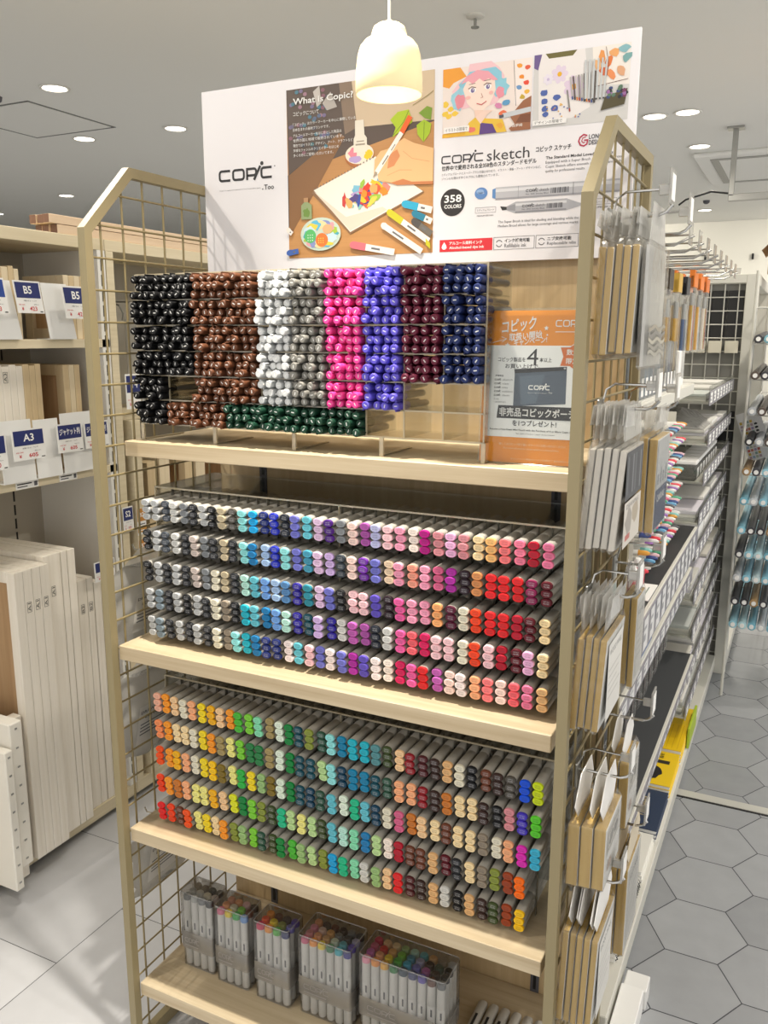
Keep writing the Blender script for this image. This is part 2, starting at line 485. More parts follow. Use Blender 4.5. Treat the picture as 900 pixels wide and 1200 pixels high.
# unseen lamps over the rack's aisle, plus right-aisle and back-wall ones added for brightness
for x, y, p, tg in ((0.42, -0.11, 6.4, (0.44, -0.11, 0.0)), (-0.80, 0.22, 1.15, (0, 0.15, 0.9)), (-.30, 1.0, .8, (-.9, 0.8, .8)), (1.60, -0.13, 1.1, (1.0, 0.1, .6)), (1.6, 1.2, 1.3, (1.1, 1.3, .3)), (1.5, 2.6, 1.3, (1.1, 2.6, .3)), (1.3, 4.0, 1.4, (1.2, 4.0, 0)), (1.75, 7.7, 2.2, (1.2, 9, .8)), (-1.2, 7.7, 2.0, (-.5, 9, 1.2)), (-0.7, -1.3, 1.5, (-.6, -.4, .5)), (0.6, -1.6, .35, (.5, 0, .6))):
    downlight(x, y, 'unseen round white downlight, over the rack aisle or added to brighten the room', SPOT * p, tg, cone=62 if p == 6.4 else 140)

# sprinkler, detector dots
s = thing('sprinkler_head', 'small chrome sprinkler on the ceiling above the sign board', 'sprinkler', (-0.088, 2.175, CEIL))
MB().m(M_whitemetal).lathe((-.088, 2.175, CEIL), [(.035, 0), (.034, -.006), (.02, -.012)], 24, False, True).build('rosette', s, True)
k = MB().m(M_steel).tube([(-.088, 2.175, CEIL - .01), (-.088, 2.175, CEIL - .04)], .006); k.lathe((-.088, 2.175, CEIL - .04), [(.016, 0), (.016, -.003)], 16, True, True); k.build('nozzle', s, True)
for x, y, l in ((0.213, 7.33, 'tiny dark detector on the ceiling near the back wall'), (-2.69, 2.18, 'small dark sensor at the left edge of the ceiling')):
    tag(MB().m(M_greyink).lathe((x, y, CEIL), [(.03, 0), (.026, -.02), (.012, -.03)], 16, False, True).build('ceiling_sensor', None, True, (x, y, CEIL)), l, 'sensor')
# ceiling cassette and hanging sign rail
c = thing('ceiling_air_conditioner', 'square white air conditioner cassette in the ceiling beyond the bracket', 'air conditioner', (0.95, 5.75, CEIL))
MB().m(M_ceil).bbox(0.35, 1.55, 5.15, 6.35, CEIL - .03, CEIL, .01).build('cover', c)
g = MB().m(mat('vent_grey', '9a9a96', 0.5))
for a in ((0.45, 1.45, 5.25, 5.30), (0.45, 1.45, 6.20, 6.25), (0.45, 0.50, 5.3, 6.2), (1.40, 1.45, 5.3, 6.2)): g.box(*a, CEIL - .034, CEIL - .03)
g.build('air_slot', c)
r = thing('hanging_sign_rail', 'metal rail hung from the ceiling by one square post', 'rail', (0.667, 4.5, CEIL))
MB().m(M_steel).bbox(.652, .682, 4.485, 4.515, 2.32, CEIL, .002).build('post', r)
MB().m(M_steel).bbox(.62, .714, 4.46, 4.54, CEIL - .012, CEIL, .002).build('ceiling_plate', r)
MB().m(M_steel).bbox(.652, 1.7, 4.485, 4.515, 2.29, 2.33, .003).build('rail', r)
MB().m(M_black).tube([(.66, 4.5, 2.335), (.55, 4.55, 2.36), (.40, 4.6, 2.33), (.36, 4.6, 2.30)], .006).build('cable', r, True)
for x in (0.06, 0.53):
    tag(MB().m(M_black).bbox(x, x + .02, 8.87, 8.9, 2.30, 2.36, .003).build('wall_hook', None, loc=(x, 8.9, 2.3)), 'small dark hook high on the back wall, %s one' % ('left' if x < .3 else 'right'), 'hook')

# ------------------------------------------------------------------ pendant lamp
px, py, pz = 0.581, 0.05, 1.855
L_ = thing('pendant_lamp', 'glowing cream bell shaped glass pendant lamp hanging before the sign board', 'lamp', (px, py, pz))
gl = bpy.data.materials.new('opal_glass'); gl.use_nodes = True
nt = gl.node_tree; b = nt.nodes['Principled BSDF']
b.inputs['Base Color'].default_value = lin('e6d4a4'); b.inputs['Roughness'].default_value = 0.55
b.inputs['Emission Color'].default_value = lin('ffeec4'); b.inputs['Emission Strength'].default_value = 0.13
prof = [(.0510, 0), (.0527, .006), (.0525, .025), (.0512, .048), (.0490, .066), (.0450, .079), (.0380, .088), (.0310, .0925), (.0280, .096), (.0268, .103), (.0240, .111), (.0180, .1155), (.009, .1175), (.003, .118)]
inn = [(.0040, .114), (.0200, .110), (.0245, .096), (.0300, .088), (.0430, .076), (.0480, .055), (.0500, .010), (.0510, 0)]
LS = lambda q: [(r_ * .93, z_ * .82) for r_, z_ in q]
MB().m(gl).lathe((px, py, pz), LS(prof) + LS(inn), 48).build('lamp_shade', L_, True)
MB().m(mat('lamp_cap', 'e8dcc0', 0.4)).lathe((px, py, pz + .0962), [(.005, 0), (.0045, .003), (.0025, .005)], 20, False, True).build('cap', L_, True)
MB().m(M_whitemetal).tube([(px, py, pz + .100), (px, py, CEIL - .02)], .0022).build('cord', L_, True)
MB().m(M_whitemetal).lathe((px, py, CEIL), [(.045, 0), (.043, -.018), (.006, -.024)], 24, False, True).build('ceiling_rose', L_, True)
MB().m(emit('bulb_glow', 'ffe2a0', 2.0)).lathe((px, py, pz + .028), [(.001, -.012), (.012, -.008), (.016, .004), (.012, .018), (.008, .03), (.008, .05)], 20, False, True).build('bulb', L_, True)
add_light('pendant_light', 'POINT', (px, py, pz + .012), 0.5, (1, .82, .52), 0.02)

# ------------------------------------------------------------------ the marker rack
RW, RD = 0.9, 0.429
rack = thing('display_rack', 'tall pale wood and beige metal rack of felt-tip markers with wire side panels', 'display rack', (0.45, 0.2, 0))
def side_panel(x0, x1, label=None):
    ou = [(0, 0), (0, 1.6937), (.12, 1.811), (RD, 1.811), (RD, 0)]
    w = .018
    iu = [(w, .03), (w, 1.686), (.1275, 1.793), (RD - w, 1.793), (RD - w, .03)]
    fr = MB().m(M_beige)
    for x in (x0, x1):
        for i in range(4): fr.face([(x, *ou[i]), (x, *ou[i + 1]), (x, *iu[i + 1]), (x, *iu[i])])
        fr.face([(x, *ou[4]), (x, *ou[0]), (x, *iu[0]), (x, *iu[4])])
    for P in (ou, iu):
        for i in range(5): a, b = P[i], P[(i + 1) % 5]; fr.face([(x0, *a), (x1, *a), (x1, *b), (x0, *b)])
    f = fr.build('side_panel', rack)
    g = MB().m(M_wire); xm = (x0 + x1) / 2
    def top(y): return 1.69 + (y - .005) * (1.811 - 1.6937) / .12 if y < .12 else 1.80
    for k in range(7):
        y = .049 + .0573 * k
        if y < RD - .012: g.tube([(xm - .002, y, .02), (xm - .002, y, top(y) - .006)], .0021, 6)
    k = 0
    while True:
        z = 1.758 - .0565 * k; k += 1
        if z < .05: break
        y0 = .009 if z < 1.69 else .009 + (z - 1.685) * .12 / .117
        g.tube([(xm + .002, y0, z), (xm + .002, RD - .008, z)], .0021, 6)
    g.build('wire_grid', f, True)
    MB().m(M_black).bbox(x0 + .002, x1 - .002, .004, .03, 0, .012, .002).build('foot', f)
    return f
side_panel(0, .0163); side_panel(RW - .0163, RW)
bk = MB().m(M_back).box(.0175, .8825, .362, .378, .05, 1.66); bk.build('back_panel', rack)
for x in (.13, .775):
    MB().m(M_greyink).box(x - .009, x + .009, .3605, .3621, .05, 1.285).build('slotted_upright', rack)
    q = MB().m(M_black)
    for k in range(23): q.box(x - .003, x + .003, .3595, .3606, .07 + k * .052, .105 + k * .052)
    q.build('slot', rack)
for z, y0, t in ((1.3134, .0634, .029), (.9208, .0148, .029), (.5303, .0148, .029), (.1673, .0148, .029)):
    s = MB().m(M_shelf).bbox(.0200, .8735, y0, .3605, z - t, z, .0012)
    so = s.build('shelf', rack)
    b = MB().m(M_steel)
    for x in (.125, .77): b.prism([(.358, z - t), (.358, z - t - .05), (.30, z - t - .012), (.12, z - t - .006), (.12, z - t)], 'X', x, x + .004)
    b.build('bracket', so)
MB().m(M_beige).bbox(.0165, .8835, .36, .40, .02, .05, .002).build('bottom_rail', rack)

# ------------------------------------------------------------------ acrylic organisers for the markers
def organiser(zrow, label):
    """clear box of five rows: floors, sides, top lid and slim dividers"""
    z0 = zrow[0] - .0215; top = zrow[-1] + .0345
    o = thing('marker_organiser', label, 'organiser', (.457, .2, z0))
    a = MB().m(M_acr); e = MB().m(M_acredge)
    for z in [q - .0215 for q in zrow[1:]]: a.box(.047, .868, .125, .30, z, z + .0015)
    a.box(.046, .048, .112, .30, z0, top); a.box(.867, .869, .112, .30, z0, top)
    a.build('tray', o)
    MB().m(M_acr).box(.046, .869, .112, .30, top - .002, top).build('lid', o)
    e.box(.046, .869, .110, .112, top - .003, top)
    for x in (.046, .8675): e.box(x, x + .0015, .110, .112, z0, top)
    e.box(.4565, .4585, .110, .112, z0, top)
    e.build('front_edge', o)
    d = MB().m(clear('divider_edge', 'c8c8c4', 0.2, 0.1, 0.35, 'b0aca0'))
    for k in range(1, 36):
        x = .07 + .02214 * (k - .5); d.box(x - .0005, x + .0005, .118, .126, z0, top - .003)
    d.build('divider', o)
    bb = MB().m(M_acr); bb.box(.046, .869, .298, .30, z0, top); bb.build('back_sheet', o)
    return o
ZM = [.956, 1.0125, 1.067, 1.128, 1.187]
ZL = [.5605, .6215, .6805, .7385, .7965]
organiser([.9425] + ZM[1:], 'clear acrylic organiser under the grey to red markers')
organiser([.552] + ZL[1:], 'clear acrylic organiser under the orange to brown markers')
# ------------------------------------------------------------------ felt-tip markers
PAL = {}
for row in '''lg|light grey|b4b6b6
wg|whitish grey|ccccc8
sl|slate|424850
gy|grey|7c8084
ch|charcoal|26282c
bk|black|17181b
bg|beige|bcae90
br|brown grey|4e4a44
bt|taupe|8c8070
gb|greyish blush|c8bab2
iv|ivory|ded8c2
st|steel grey|78868f
pa|pale aqua|8edcdc
cy|cyan|18a0dc
nv|navy|1c2c70
rb|royal blue|2634b8
ib|inky blue|1e2430
pw|periwinkle|6e70c4
aq|aqua|62bccc
pl|pale lavender|dcbcdc
dp|deep purple|48187a
bh|blush|f0d2c8
mv|mauve|a4509e
lc|lilac|b2b4da
pp|pale pink|f2c4ca
pk|pink|f09cb8
cw|creamy white|f4e6da
mg|magenta|b41280
dr|dusty rose|d88c94
op|orchid pink|ecb2da
cr|cream|f2d8a6
lo|light orange|f2ba74
sa|salmon|f27a7c
sp|salmon pink|f27e9c
cm|crimson|b0142c
rp|rose pink|e07498
bl|deep blue|1c78b0
pb|pale blue|9ebce2
tb|teal blue|4498b4
lv|lavender|c4a8da
ds|dark slate|343c44
pu|purple|6c2c9c
bb|pale beige|e2c8aa
ls|light salmon|f29e88
ro|rose|d26088
mp|magenta purple|aa2a9c
bp|plum black|281822
to|tan orange|d28c56
rd|red|dc2428
pm|plum|801c4c
mr|maroon|58101e
pt|pale mint|b4e2d4
lb|light blue|70a0e0
sb|steel blue|5484b6
in|indigo|2c2290
tl|teal|2c8a9c
vi|violet|5c4cb6
hp|hot pink|e85ea0
po|peach orange|f0a86c
dm|dark plum|52122e
vm|vermilion|e84420
tq|turquoise|22b0c4
dt|dark teal|164a58
og|orchid|bc5cae
cp|coral pink|f0646e
kp|crimson pink|d41c5c
wb|pinkish white|f0e2e0
tn|tan|dcae78
cb|blush peach|e4aa92
or|orange|f2982c
pc|pale peach|eec696
pe|peach|f2ac7e
ye|yellow|eed428
am|amber|ecb01e
gn|green|4cb43a
lm|lime|7cca3a
mn|mint green|84d8ae
kh|khaki|a08e5e
dg|dark green|10803c
do|dark olive|3c4a28
ol|olive|84903c
gg|dark grey green|2c5040
db|deep teal blue|127ea6
tg|teal grey|528a90
dd|dark red|8c1a24
mb|dark maroon brown|4c1c20
dk|dark brown|382622
bn|brown|683a28
bu|bright blue|1450d8
cs|chartreuse|cadc1c
co|coral orange|f0905c
py|pale yellow|eae488
fg|forest green|2a7c46
pg|pale green|b6d694
nt|dark navy teal|103c54
bo|brown orange|c4742e
vb|violet blue|4434b4
lg2|bright green|5ccc30
ro2|red orange|ec5420
go|golden olive|7c6826
eg|emerald green|22b888
sg|sage green|94b878
wm|white mint|dcead8
yl|yellowish lime|dade28
mt|bright magenta|e02cb6
sk|sky blue|3cb4d8
rb2|red brown|98401f
ov|bright orange|fc7010
gr|grass green|30b048
yw|bright yellow|f4c41c'''.split('\n'):
    k_, n_, h_ = row.split('|'); PAL[k_] = (n_, lin(h_))
MID = ['lg lg sl wg gy ch lg bk bg br pa cy nv rb ib pw aq pl dp gy bh mv lc pp pk cw mg dr op dr cr lo sa sp cm rp',
       'bk lg sl wg ch gb gy ch bg ch pa bl pb rb pa pw tb pl lv ds bh pu pw bb pk ls pk ro mp bp to rd rd rd pm mr',
       'bk lg ch lg ch gb gy iv bg ch pt aq lb pb sb in tl pl pw bk pp pp vi bp hp pk pk po dm iv vm rd rd cm mr cr',
       'lg st ch lg bk lg ch iv bt bk tq aq bl lb pt in dt lv in wg og mv ib wg hp cp kp pp pp iv vm pp cm mr op cr',
       'lg st ch lg ch lg ch iv bt pa tq bl nv nv wb aq pp pw wb pw mp vi wb cw kp hp rd og bh wb pe sa bh cp rp tn']
LOW = ['cb or pc iv pe ye am pc or gn lm mn kh wm dg dt ol gg pa db tq tq tg do pc dd mb dk tn iv bk bn dk br bu cs',
       'co or cr cr iv ye or kh py lm fg fg kh wm dg dt dt pg pa nt db db dt gg pe pe dd dk bo cr cr dk bk dr vb lg2',
       'ro2 or am pe iv ye yw go py gr ye sg go wm dg dt nt gg aq wm eg aq nt iv ro bo pc cr bn cr cr bt iv pe mt sk',
       'vm or bo pe py py am pc yl dg lm ol do eg pg py pg do aq pt mn bl pg cw cm bn bn tn mr ch cr bt ol rb2 ov',
       'rd vm bn ro2 py ye cr or ol sg lm gg do dg gn sg pg ol cy eg mn wg sg pc rd mb dk tn wg bk tn dk do rb2 yw']
M_tipO = tip_mat('marker_tip', 'object', 'marker'); M_tipA = tip_mat('marker_tips', 'mesh', 'marker')
M_capO = tip_mat('pen_cap', 'object', 'pen'); M_capA = tip_mat('pen_caps', 'mesh', 'pen')
M_body = mat('marker_barrel_grey', 'b4b0a7', 0.42)
M_bcap = mat('marker_cap_grey', 'aeaaa1', 0.42)
M_seam = mat('marker_seam', '5c5b56', 0.6)

def oval(a, b, y, n, cx=0, cz=0, e=2.2):
    out = []
    for k in range(n):
        t = 2 * math.pi * k / n; c, s = math.cos(t), math.sin(t)
        out.append((cx + a * math.copysign(abs(c) ** (2 / e), c), y, cz + b * math.copysign(abs(s) ** (2 / e), s)))
    return out
def loft(mb, rings, cap0=False, cap1=False, uvs=None):
    n = len(rings[0]); vs = [p for r in rings for p in r]; F = []
    for i in range(len(rings) - 1):
        for k in range(n):
            k2 = (k + 1) % n; F.append((i * n + k, (i + 1) * n + k, (i + 1) * n + k2, i * n + k2))
    if cap0: F.append(tuple(range(n)))
    if cap1: F.append(tuple(range((len(rings) - 1) * n + n - 1, (len(rings) - 1) * n - 1, -1)))
    mb.add(vs, F)
    if mb.uv is None: mb.uv = []
    for i, r in enumerate(rings):
        for k, p in enumerate(r):
            if uvs is not None and i in uvs: mb.uv.append((p[0] / .0092, p[2] / .0067))
            else: mb.uv.append((2, 2))
MA, MB_ = .0090, .0065
def tip_geo(mb, n):
    loft(mb, [oval(MA * .91, MB_ * .88, 0, n), oval(MA, MB_, .0012, n), oval(MA, MB_, .0048, n)], cap0=True, uvs={0})
def cap_geo(mb, n):
    loft(mb, [oval(MA * .96, MB_ * .96, .0048, n), oval(MA * .99, MB_ * .99, .0056, n), oval(MA, MB_, .058, n), oval(MA * .96, MB_ * .95, .0585, n)])
def body_geo(mb, n):
    loft(mb, [oval(MA * .95, MB_ * .94, .0585, n), oval(MA * .95, MB_ * .94, .0600, n), oval(MA, MB_, .0605, n), oval(MA, MB_, .118, n), oval(MA * .96, MB_ * .95, .119, n), oval(MA, MB_, .120, n), oval(MA, MB_, .168, n), oval(MA * .8, MB_ * .75, .172, n)], cap1=True)
# one of the kind, with its parts
k = MB().m(M_body); body_geo(k, 16); marker0 = k.build('marker', None, True)
k = MB().m(M_bcap); cap_geo(k, 16); LOC['marker'] = Vector((0, 0, 0)); k.build('cap', marker0, True)
k = MB().m(M_tipO); tip_geo(k, 16); k.build('coloured_end', marker0, True)
ORD = 'last second third fourth fifth sixth seventh eighth ninth tenth eleventh twelfth thirteenth fourteenth fifteenth sixteenth seventeenth eighteenth nineteenth twentieth'.split()
ORD += ['twenty-' + w for w in 'first second third fourth fifth sixth seventh eighth ninth'.split()] + ['thirtieth'] + ['thirty-' + w for w in 'first second third fourth fifth sixth'.split()]
ROWN = ['top', 'second', 'third', 'fourth', 'lowest']
mk = []
camp = Vector((1.1695, -1.1618, 1.5106))
for shelf, (rows, zr) in enumerate(((MID, ZM), (LOW, ZL))):
    for r, line in enumerate(rows):
        keys = line.split(); z = zr[4 - r]
        for c, key in enumerate(keys):
            x = .0705 + .02214 * c; jx = rnd.uniform(-.0014, .0014); jy = rnd.uniform(-.004, .002)
            for q in range(3):
                p = (x + jx + rnd.uniform(-.0007, .0007), .055 + jy + (1 - q) * -.0012 + rnd.uniform(-.0014, .0014), z + (1 - q) * .01365)
                mk.append(((Vector(p) - camp).length, p, PAL[key], shelf, r, len(keys) - c, q))
mk.sort(key=lambda t: t[0])
SHN = ('grey-to-red', 'orange-to-brown')
for i, (d, p, (cn, cc), sh, r, cr, q) in enumerate(mk[:300]):
    o = marker0 if i == 0 else copy_tree(marker0, p)
    o.location = p; o.rotation_euler = (0, rnd.uniform(-.05, .05), rnd.uniform(-.004, .004))
    for ch in o.children:
        if ch.name.startswith('coloured_end'): ch.color = cc
    tag(o, '%s marker, %s of the %s stack from right, %s row, %s shelf' % (cn, ('top', 'middle', 'bottom')[q], ORD[cr - 1] if cr > 1 else 'end', ROWN[r], SHN[sh]), 'marker', 'loose double-ended markers in the two organisers')
def mass(name, items, geos, mats_tint, label, cat, group):
    """the farther ones of the kind as a single object; colour per marker in a mesh attribute"""
    tmpl = []
    for g, mm, tint in geos:
        t = MB().m(mm); g(t); tmpl.append((t, mm, tint))
    V = []; F = []; MI = []; UV = []; CO = []
    ml = [mm for _, mm, _ in tmpl]
    for M, cc in items:
        for j, (t, mm, tint) in enumerate(tmpl):
            n = len(V); V += [tuple(M @ Vector(v)) for v in t.v]; UV += t.uv if t.uv else [(2, 2)] * len(t.v); CO += [cc] * len(t.v)
            F += [tuple(a + n for a in f) for f in t.f]; MI += [j] * len(t.f)
    me = bpy.data.meshes.new(name); me.from_pydata(V, [], F)
    for mm in ml: me.materials.append(mm)
    me.polygons.foreach_set('material_index', MI); me.polygons.foreach_set('use_smooth', [True] * len(F))
    l = me.uv_layers.new(name='UVMap'); a = me.color_attributes.new('tint', 'FLOAT_COLOR', 'POINT')
    a.data.foreach_set('color', [x for c in CO for x in c])
    flat = []
    for lp in me.loops: flat += UV[lp.vertex_index]
    l.data.foreach_set('uv', flat)
    me.set_sharp_from_angle(angle=math.radians(40))
    o = bpy.data.objects.new(name, me); col.objects.link(o)
    return tag(o, label, cat, group, 'stuff')
mass('markers', [(Matrix.Translation(p), cc) for _, p, (cn, cc), *_r3 in mk[300:]],
     [(lambda m: body_geo(m, 12), M_body, 0), (lambda m: cap_geo(m, 12), M_bcap, 0), (lambda m: tip_geo(m, 12), M_tipA, 1)], None,
     'the farther rows of many-coloured markers in both organisers', 'markers', 'loose double-ended markers in the two organisers')

# ------------------------------------------------------------------ clipped pens in the acrylic box on the top shelf
PENC = {'K': ('black', lin('0f0f11'), lin('0a0a0b')), 'B': ('brown', lin('5f3a26'), lin('462c1e')), 'L': ('light grey', lin('c6c8c8'), lin('9a9c9c')), 'D': ('warm grey', lin('7e7c76'), lin('5c5a56')),
        'P': ('pink', lin('e0408e'), lin('b42a70')), 'V': ('violet', lin('5a50bc'), lin('443c98')), 'M': ('maroon', lin('5c1a30'), lin('481426')), 'N': ('navy', lin('1e2c5c'), lin('161f44')), 'G': ('dark green', lin('173c2c'), lin('102a20'))}
GRID = ['KKBBLDPVMN', 'KKBBLDPVMN', 'KKBBLDPVMN', 'KKBBLDPVMN', 'K.BBLDPV..', 'KBBGGGG...']
BX0, BX1, BY0, BY1 = .036, .724, .098, .215
CW = (BX1 - BX0) / 10; ZR = [1.345 + .0455 * k for k in range(7)]
o = thing('acrylic_pen_box', 'clear acrylic pigeonhole box full of clipped pens on the top shelf', 'pen box', ((BX0 + BX1) / 2, .15, 1.3134))
a = MB().m(M_acr); e = MB().m(M_acredge)
for k in range(7):
    a.box(BX0, BX1, BY0 + .002, BY1, ZR[k] - .001, ZR[k] + .001); e.box(BX0, BX1, BY0, BY0 + .002, ZR[k] - .0012, ZR[k] + .0012)
a.build('tier', o)
a = MB().m(M_acr)
for c in range(11):
    x = BX0 + CW * c; a.box(x - .001, x + .001, BY0 + .002, BY1, 1.345, ZR[6]); e.box(x - .0012, x + .0012, BY0, BY0 + .002, 1.345, ZR[6])
a.build('divider', o)
MB().m(M_acr).box(BX0, BX1, BY1, BY1 + .002, 1.345, ZR[6]).build('back_sheet', o)
for x in (BX0, BX0 + .17, BX0 + .34, BX0 + .51, BX1):
    e.box(x - .0035, x + .0035, BY0 - .001, BY0 + .003, 1.3134, 1.345); e.box(x - .003, x + .003, BY0, BY1, 1.3134, 1.316)
e.build('front_edge', o)
PR = .0070
def rcap(mb, n):
    rg = lambda r, y: [(r * math.cos(2 * math.pi * k / n), y, r * math.sin(2 * math.pi * k / n)) for k in range(n)]
    loft(mb, [rg(PR * .80, 0), rg(PR * .97, .0016), rg(PR, .0030), rg(PR, .044), rg(PR * .92, .0445)], cap0=True, uvs={0})
def rclip(mb, n=0):
    mb.box(-.0012, .0012, .0005, .036, PR * .92, PR + .0022); mb.uv = (mb.uv or []) + [(2, 2)] * 8
def rbody(mb, n):
    rg = lambda r, y: [(r * math.cos(2 * math.pi * k / n), y, r * math.sin(2 * math.pi * k / n)) for k in range(n)]
    loft(mb, [rg(PR * .86, .044), rg(PR * .86, .118), rg(PR * .8, .124), rg(PR * .5, .127)], cap1=True)
M_pbody = mat('pen_barrel_smoke', '6c6862', 0.35); M_clipO = tip_mat('pen_clip', 'object', 'pen'); M_clipA = tip_mat('pen_clips', 'mesh', 'pen')
k = MB().m(M_pbody); rbody(k, 14); pen0 = k.build('clipped_pen', None, True); LOC['clipped_pen'] = Vector((0, 0, 0))
k = MB().m(M_capO); rcap(k, 14); k.build('pen_cap', pen0, True)
k = MB().m(M_clipO); rclip(k); k.build('clip', pen0)
pens = []
NM4 = ['first', 'second', 'third', 'fourth']
for r, line in enumerate(GRID):
    z0 = ZR[5 - r] + .001
    for c, key in enumerate(line):
        if key == '.': continue
        x0 = BX0 + CW * c + .0012; w = CW - .0024
        for lay in range(3):
            n = 4
            for q in range(n):
                sp = (w - 2 * PR) / (n - 1)
                x = x0 + PR + q * sp * (1 if lay != 1 else .93) + (sp * .25 if lay == 1 else 0) + rnd.uniform(-.0012, .0012)
                x = min(max(x, x0 + PR), x0 + w - PR)
                z = z0 + PR + lay * .0138 + rnd.uniform(-.0008, .0012)
                y = BY0 - .016 + rnd.uniform(-.010, .008)
                roll = rnd.uniform(0, 2 * math.pi)
                if lay == 2: roll = rnd.uniform(-1, 1)
                yaw = rnd.uniform(-.05, .05); pit = rnd.uniform(-.015, .03)
                p = Vector((x, y, z)); pens.append(((p - camp).length, p, (pit, roll, yaw), PENC[key], r, c, lay, q, key))
pens.sort(key=lambda t: t[0])
from mathutils import Euler
RW6 = ['top', 'second', 'third', 'fourth', 'fifth', 'lowest']
CELL = {'K': 'black', 'B': 'brown', 'L': 'light grey', 'D': 'warm grey', 'P': 'pink', 'V': 'violet', 'M': 'maroon', 'N': 'navy', 'G': 'green'}
for i, (d, p, eu, (cn, c1, c2), r, c, lay, q, key) in enumerate(pens[:300]):
    o = pen0 if i == 0 else copy_tree(pen0, p)
    o.location = p; o.rotation_euler = eu
    for ch in o.children: ch.color = c1 if ch.name.startswith('pen_cap') else c2
    place = '%s row, column %s of pen box' % (RW6[r], ('one two three four five six seven eight nine ten'.split())[c])
    tag(o, '%s pen, %s from left, %s layer, %s' % (cn, NM4[q], ('bottom', 'middle', 'top')[lay], place), 'pen', 'clipped pens in the acrylic box')
def tinted(idx):
    return [(Matrix.Translation(p) @ Euler(eu).to_matrix().to_4x4(), cc[idx]) for d, p, eu, cc, *_r4 in pens[300:]]
mass('pens', tinted(1), [(lambda m: rbody(m, 10), M_pbody, 0), (lambda m: rcap(m, 10), M_capA, 1), (rclip, M_clipA, 1)], None,
     'the farther black, brown and grey clipped pens massed in the pen box', 'pens', 'clipped pens in the acrylic box')

# ------------------------------------------------------------------ boxed marker sets on the bottom shelf
M_white_b = mat('white_marker_barrel', 'd9d9d6', 0.4)
M_case = clear('set_case_plastic', 'ecebe9', 0.15, 0.1, 0.06, 'e8e6e2')
M_band = clear('printed_band', 'e0deda', 0.15, 0.15, 0.42, 'b4afa8')
KEYS36 = ['pk og ro kp', 'or pe rd pc', 'am ye lo cr', 'dg gn lm sg', 'nt sk tb pt', 'nv pw lc aq', 'vi mv dk tn', 'bn dk gg bt', 'gy ch bk lg']
def marker_set(x0, x1, y0, nx, ny, keys, label):
    zb, h = .1683, .178; dx = (x1 - x0) / nx; yd = dx * .93; y1 = y0 + yd * ny
    o = thing('marker_set', label, 'marker set', ((x0 + x1) / 2, (y0 + y1) / 2, zb - .001), 'boxed marker sets on the bottom shelf')
    r = .006; m_ = .0015
    def rr(a, ex):
        pts = []
        X0, X1, Y0, Y1 = x0 - ex, x1 + ex, y0 - ex, y1 + ex
        for cx, cy, t0 in ((X1 - r, Y1 - r, 0), (X0 + r, Y1 - r, 90), (X0 + r, Y0 + r, 180), (X1 - r, Y0 + r, 270)):
            for k in range(4): t = math.radians(t0 + 30 * k); pts.append((cx + r * math.cos(t), cy + r * math.sin(t), a))
        return pts
    c = MB().m(M_case)
    loft(c, [rr(zb + .002, .001), rr(zb + .075, .001), rr(zb + .076, .003), rr(zb + h - .003, .003), rr(zb + h, .0015)], True, True); c.uv = None
    c.build('clear_case', o, True)
    b = MB().m(M_band); rings = [rr(zb + .046, .0034), rr(zb + .088, .0034)]; loft(b, rings); b.uv = None
    bo = b.build('printed_band', o, True)
    P = Print((x0, y0 - .0036, zb), (1, 0, 0), (0, 0, 1))
    copic_logo(P, (x1 - x0) * .10, .062, (x1 - x0) * .10 + min(.06, (x1 - x0) * .5), .073, .0016, mat('silver_print', '8e8a86', 0.4)); P.rect((x1 - x0) * .1, .054, (x1 - x0) * .55, .056)
    P.build('lettering', bo)
    e = MB().m(M_acredge2)
    q = rr(zb + h, .0015); e.tube(q + [q[0]], .0009, 5, False); q = rr(zb + .0755, .0026); e.tube(q + [q[0]], .0008, 5, False)
    e.build('case_rim', o, True)
    for i in range(nx):
        ks = keys[i % len(keys)].split()
        for j in range(ny):
            cx, cy = x0 + dx * (i + .5), y0 + yd * (j + .5)
            g = MB().m(M_white_b); a_ = dx * .44; b_ = yd * .43
            zz = lambda ring, z: [(p[0], p[2] + cy, z) for p in ring]
            n = 12
            R_ = lambda s, z: zz(oval(a_ * s, b_ * s, 0, n, cx, 0), z)
            loft(g, [R_(.9, zb + .003), R_(1, zb + .006), R_(1, zb + .052), R_(.95, zb + .053), R_(1, zb + .054), R_(1, zb + .113), R_(.95, zb + .114), R_(1, zb + .115), R_(1, zb + .158)], True)
            g.m(M_greyink)
            if j == 0: g.face([(cx + .001, cy - b_ * 1.02, zb + .094), (cx + .0045, cy - b_ * 1.02, zb + .094), (cx + .0045, cy - b_ * 1.02, zb + .110), (cx + .001, cy - b_ * 1.02, zb + .110)])
            g.uv = None
            key = ks[j % len(ks)]
            mo = g.build('marker', o, True)
            t = MB().m(mat('cap_' + key, '%02x%02x%02x' % tuple(int(255 * (1.055 * max(v, .0031) ** (1 / 2.4) - .055)) for v in PAL[key][1][:3]), 0.4))
            loft(t, [R_(1, zb + .158), R_(1, zb + .166), R_(.8, zb + .1685)], False, True); t.uv = None
            t.build('cap_end', mo, True)
    return o
M_acredge2 = clear('case_rim_plastic', 'e8e8e6', 0.3, 0.1, 0.35, 'e4e2de')
marker_set(.069, .147, .100, 4, 3, ['gy lg bt', 'lg wg bt', 'gy iv ch', 'ch gb br'], 'clear case of grey markers, leftmost set on the bottom shelf')
marker_set(.162, .240, .094, 4, 3, ['rp pe cb', 'ye iv pe', 'gr lm pp', 'lb bn dk'], 'clear case of twelve pastel markers beside the grey set')
marker_set(.262, .342, .092, 4, 3, ['kp ro2 or', 'or ye bn', 'gn ol dk', 'nv pw vi'], 'clear case of twelve bright markers, third set along')
